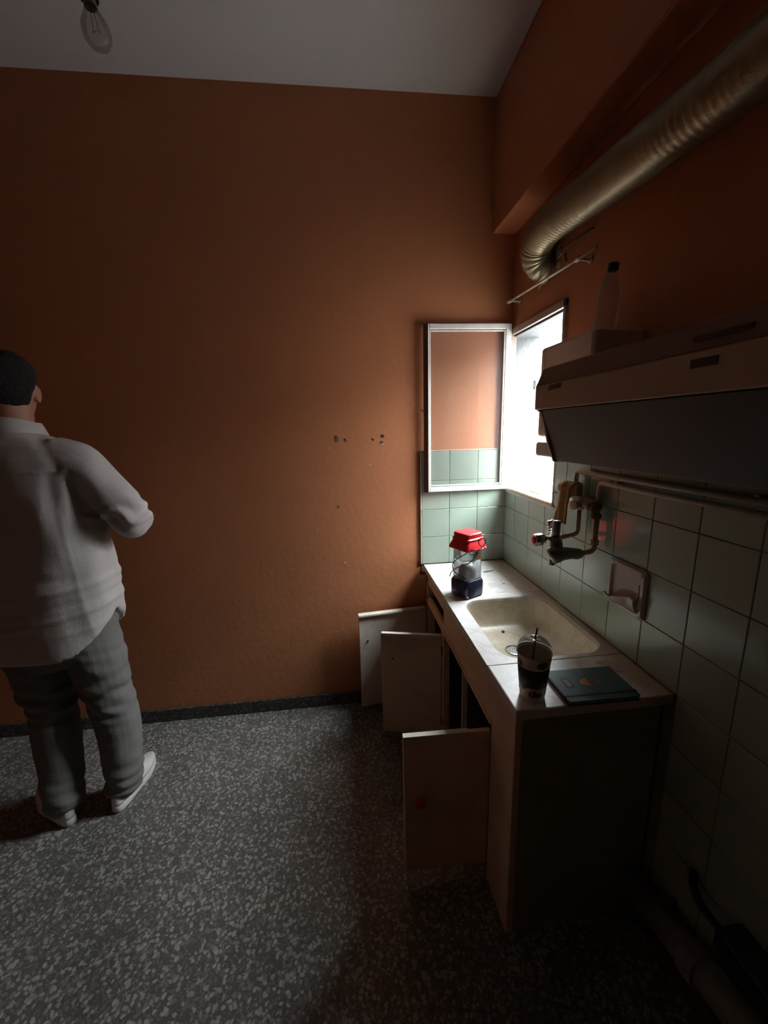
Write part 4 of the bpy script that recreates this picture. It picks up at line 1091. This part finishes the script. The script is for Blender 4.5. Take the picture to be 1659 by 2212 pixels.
# collar: folded band round the neck
cl = []
for k in range(33):
    a = radians(-90) + 2 * pi * (k - 16) / 33 * .93
    ca, sa = cos(a), sin(a)
    bk = max(0, -sa)
    r0x, r0y = .080, .080
    zt = 1.683 - .022 * (1 - bk); zb = 1.625 - .012 * (1 - bk)
    def q(rx, ry, z): return (PX + rx * ca, 1.642 + ry * sa, z)
    cl.append([q(r0x - .006, r0y - .006, zb + .01), q(r0x - .006, r0y - .006, zt - .003), q(r0x - .002, r0y - .002, zt), q(r0x + .004, r0y + .004, zt - .003), q(r0x + .020, r0y + .018, zb), q(r0x + .016, r0y + .014, zb - .002), q(r0x + .002, r0y + .002, zt - .012)])
MB(loft(cl, True, True)).build('shirt_collar', 'shirt', man, smooth=True)

# trousers
ts = []
pel = [(.70, .12, .10), (.78, .205, .138), (.86, .222, .148), (.95, .220, .145), (1.02, .205, .135)]
ts.append(loft([ell((-1.178, 1.637, z), rx, ry, 32, 2.3) for z, rx, ry in pel]))
ts.append(limb([(-1.072, 1.637, .86, .108), (-1.056, 1.640, .70, .108), (-1.042, 1.652, .53, .092), (-1.022, 1.645, .36, .084), (-1.022, 1.628, .22, .078), (-1.028, 1.615, .11, .072), (-1.030, 1.610, .075, .072)], 22))
ts.append(limb([(-1.288, 1.637, .86, .108), (-1.280, 1.638, .70, .106), (-1.268, 1.645, .53, .092), (-1.262, 1.625, .36, .086), (-1.252, 1.600, .22, .080), (-1.245, 1.572, .11, .074), (-1.243, 1.562, .070, .074)], 22))
def pants_fn(p_, n_):
    x, y, z = p_
    d_ = .006 * noise.noise((x * 8, y * 8, z * 6)) + .003 * noise.noise((x * 20, y * 20, z * 20))
    k = math.exp(-((z - .53) / .10) ** 2) + .9 * math.exp(-((z - .13) / .07) ** 2) + .4 * math.exp(-((z - .75) / .05) ** 2)
    d_ += .019 * k * noise.noise((x * 7 + 3, y * 7, z * 26 + 7 * x))
    return d_
MB(bake('trousers', ts, .0062, pants_fn, 4)).build('trousers', 'trousers', man, smooth=True)

# shoes: sole and upper
def shoe(heel, d, s_):
    d = Vector((d[0], d[1], 0)).normalized(); sd_ = Vector((-d.y, d.x, 0))
    L_ = .292
    outl = []
    N_ = 34
    for k in range(N_):
        a = 2 * pi * k / N_
        u = .5 - .5 * cos(a)            # 0 heel .. 1 toe
        wv = (.036 + .016 * sin(pi * min(1, max(0, (u - .25) / .75)) ** .8) if u > .25 else .036) * (sin(a) if abs(sin(a)) < 1 else 1)
        w_ = math.copysign(abs(sin(a)) ** .62, sin(a)) * (.037 + .0135 * math.exp(-((u - .68) / .22) ** 2))
        outl.append((u * L_, w_))
    def ring(sc, z, tz=0, u_off=0):
        return [heel + d * (L_ / 2 + (u - L_ / 2) * sc[0] + u_off) + sd_ * (w * sc[1]) + Vector((0, 0, z + tz * max(0, u / L_ - .3))) for u, w in outl]
    sole = MB(loft([ring((.97, .94), .002), ring((1, 1), .008), ring((1.0, 1.0), .030), ring((.985, .97), .034)])).build('shoe_sole', 'sole', man, smooth=True, angle=40)
    rr_ = [ring((.985, .96), .033), ring((.985, .985), .046, .0), ring((.97, .95), .062, -.012)]
    rr_.append(ring((.92, .84), .082, -.040, -.006))
    rr_.append([heel + d * (.012 + (u / L_) * .185) + sd_ * w * .72 + Vector((0, 0, .100 - .02 * u / L_)) for u, w in outl])
    rr_.append([heel + d * (.018 + (u / L_) * .11) + sd_ * w * .60 + Vector((0, 0, .112)) for u, w in outl])
    MB(loft(rr_)).build('shoe_upper', 'shoe', man, smooth=True)
shoe(Vector((-1.040, 1.545, 0)), (.10, .995), 1)
shoe(Vector((-1.195, 1.515, 0)), (-.80, .60), -1)
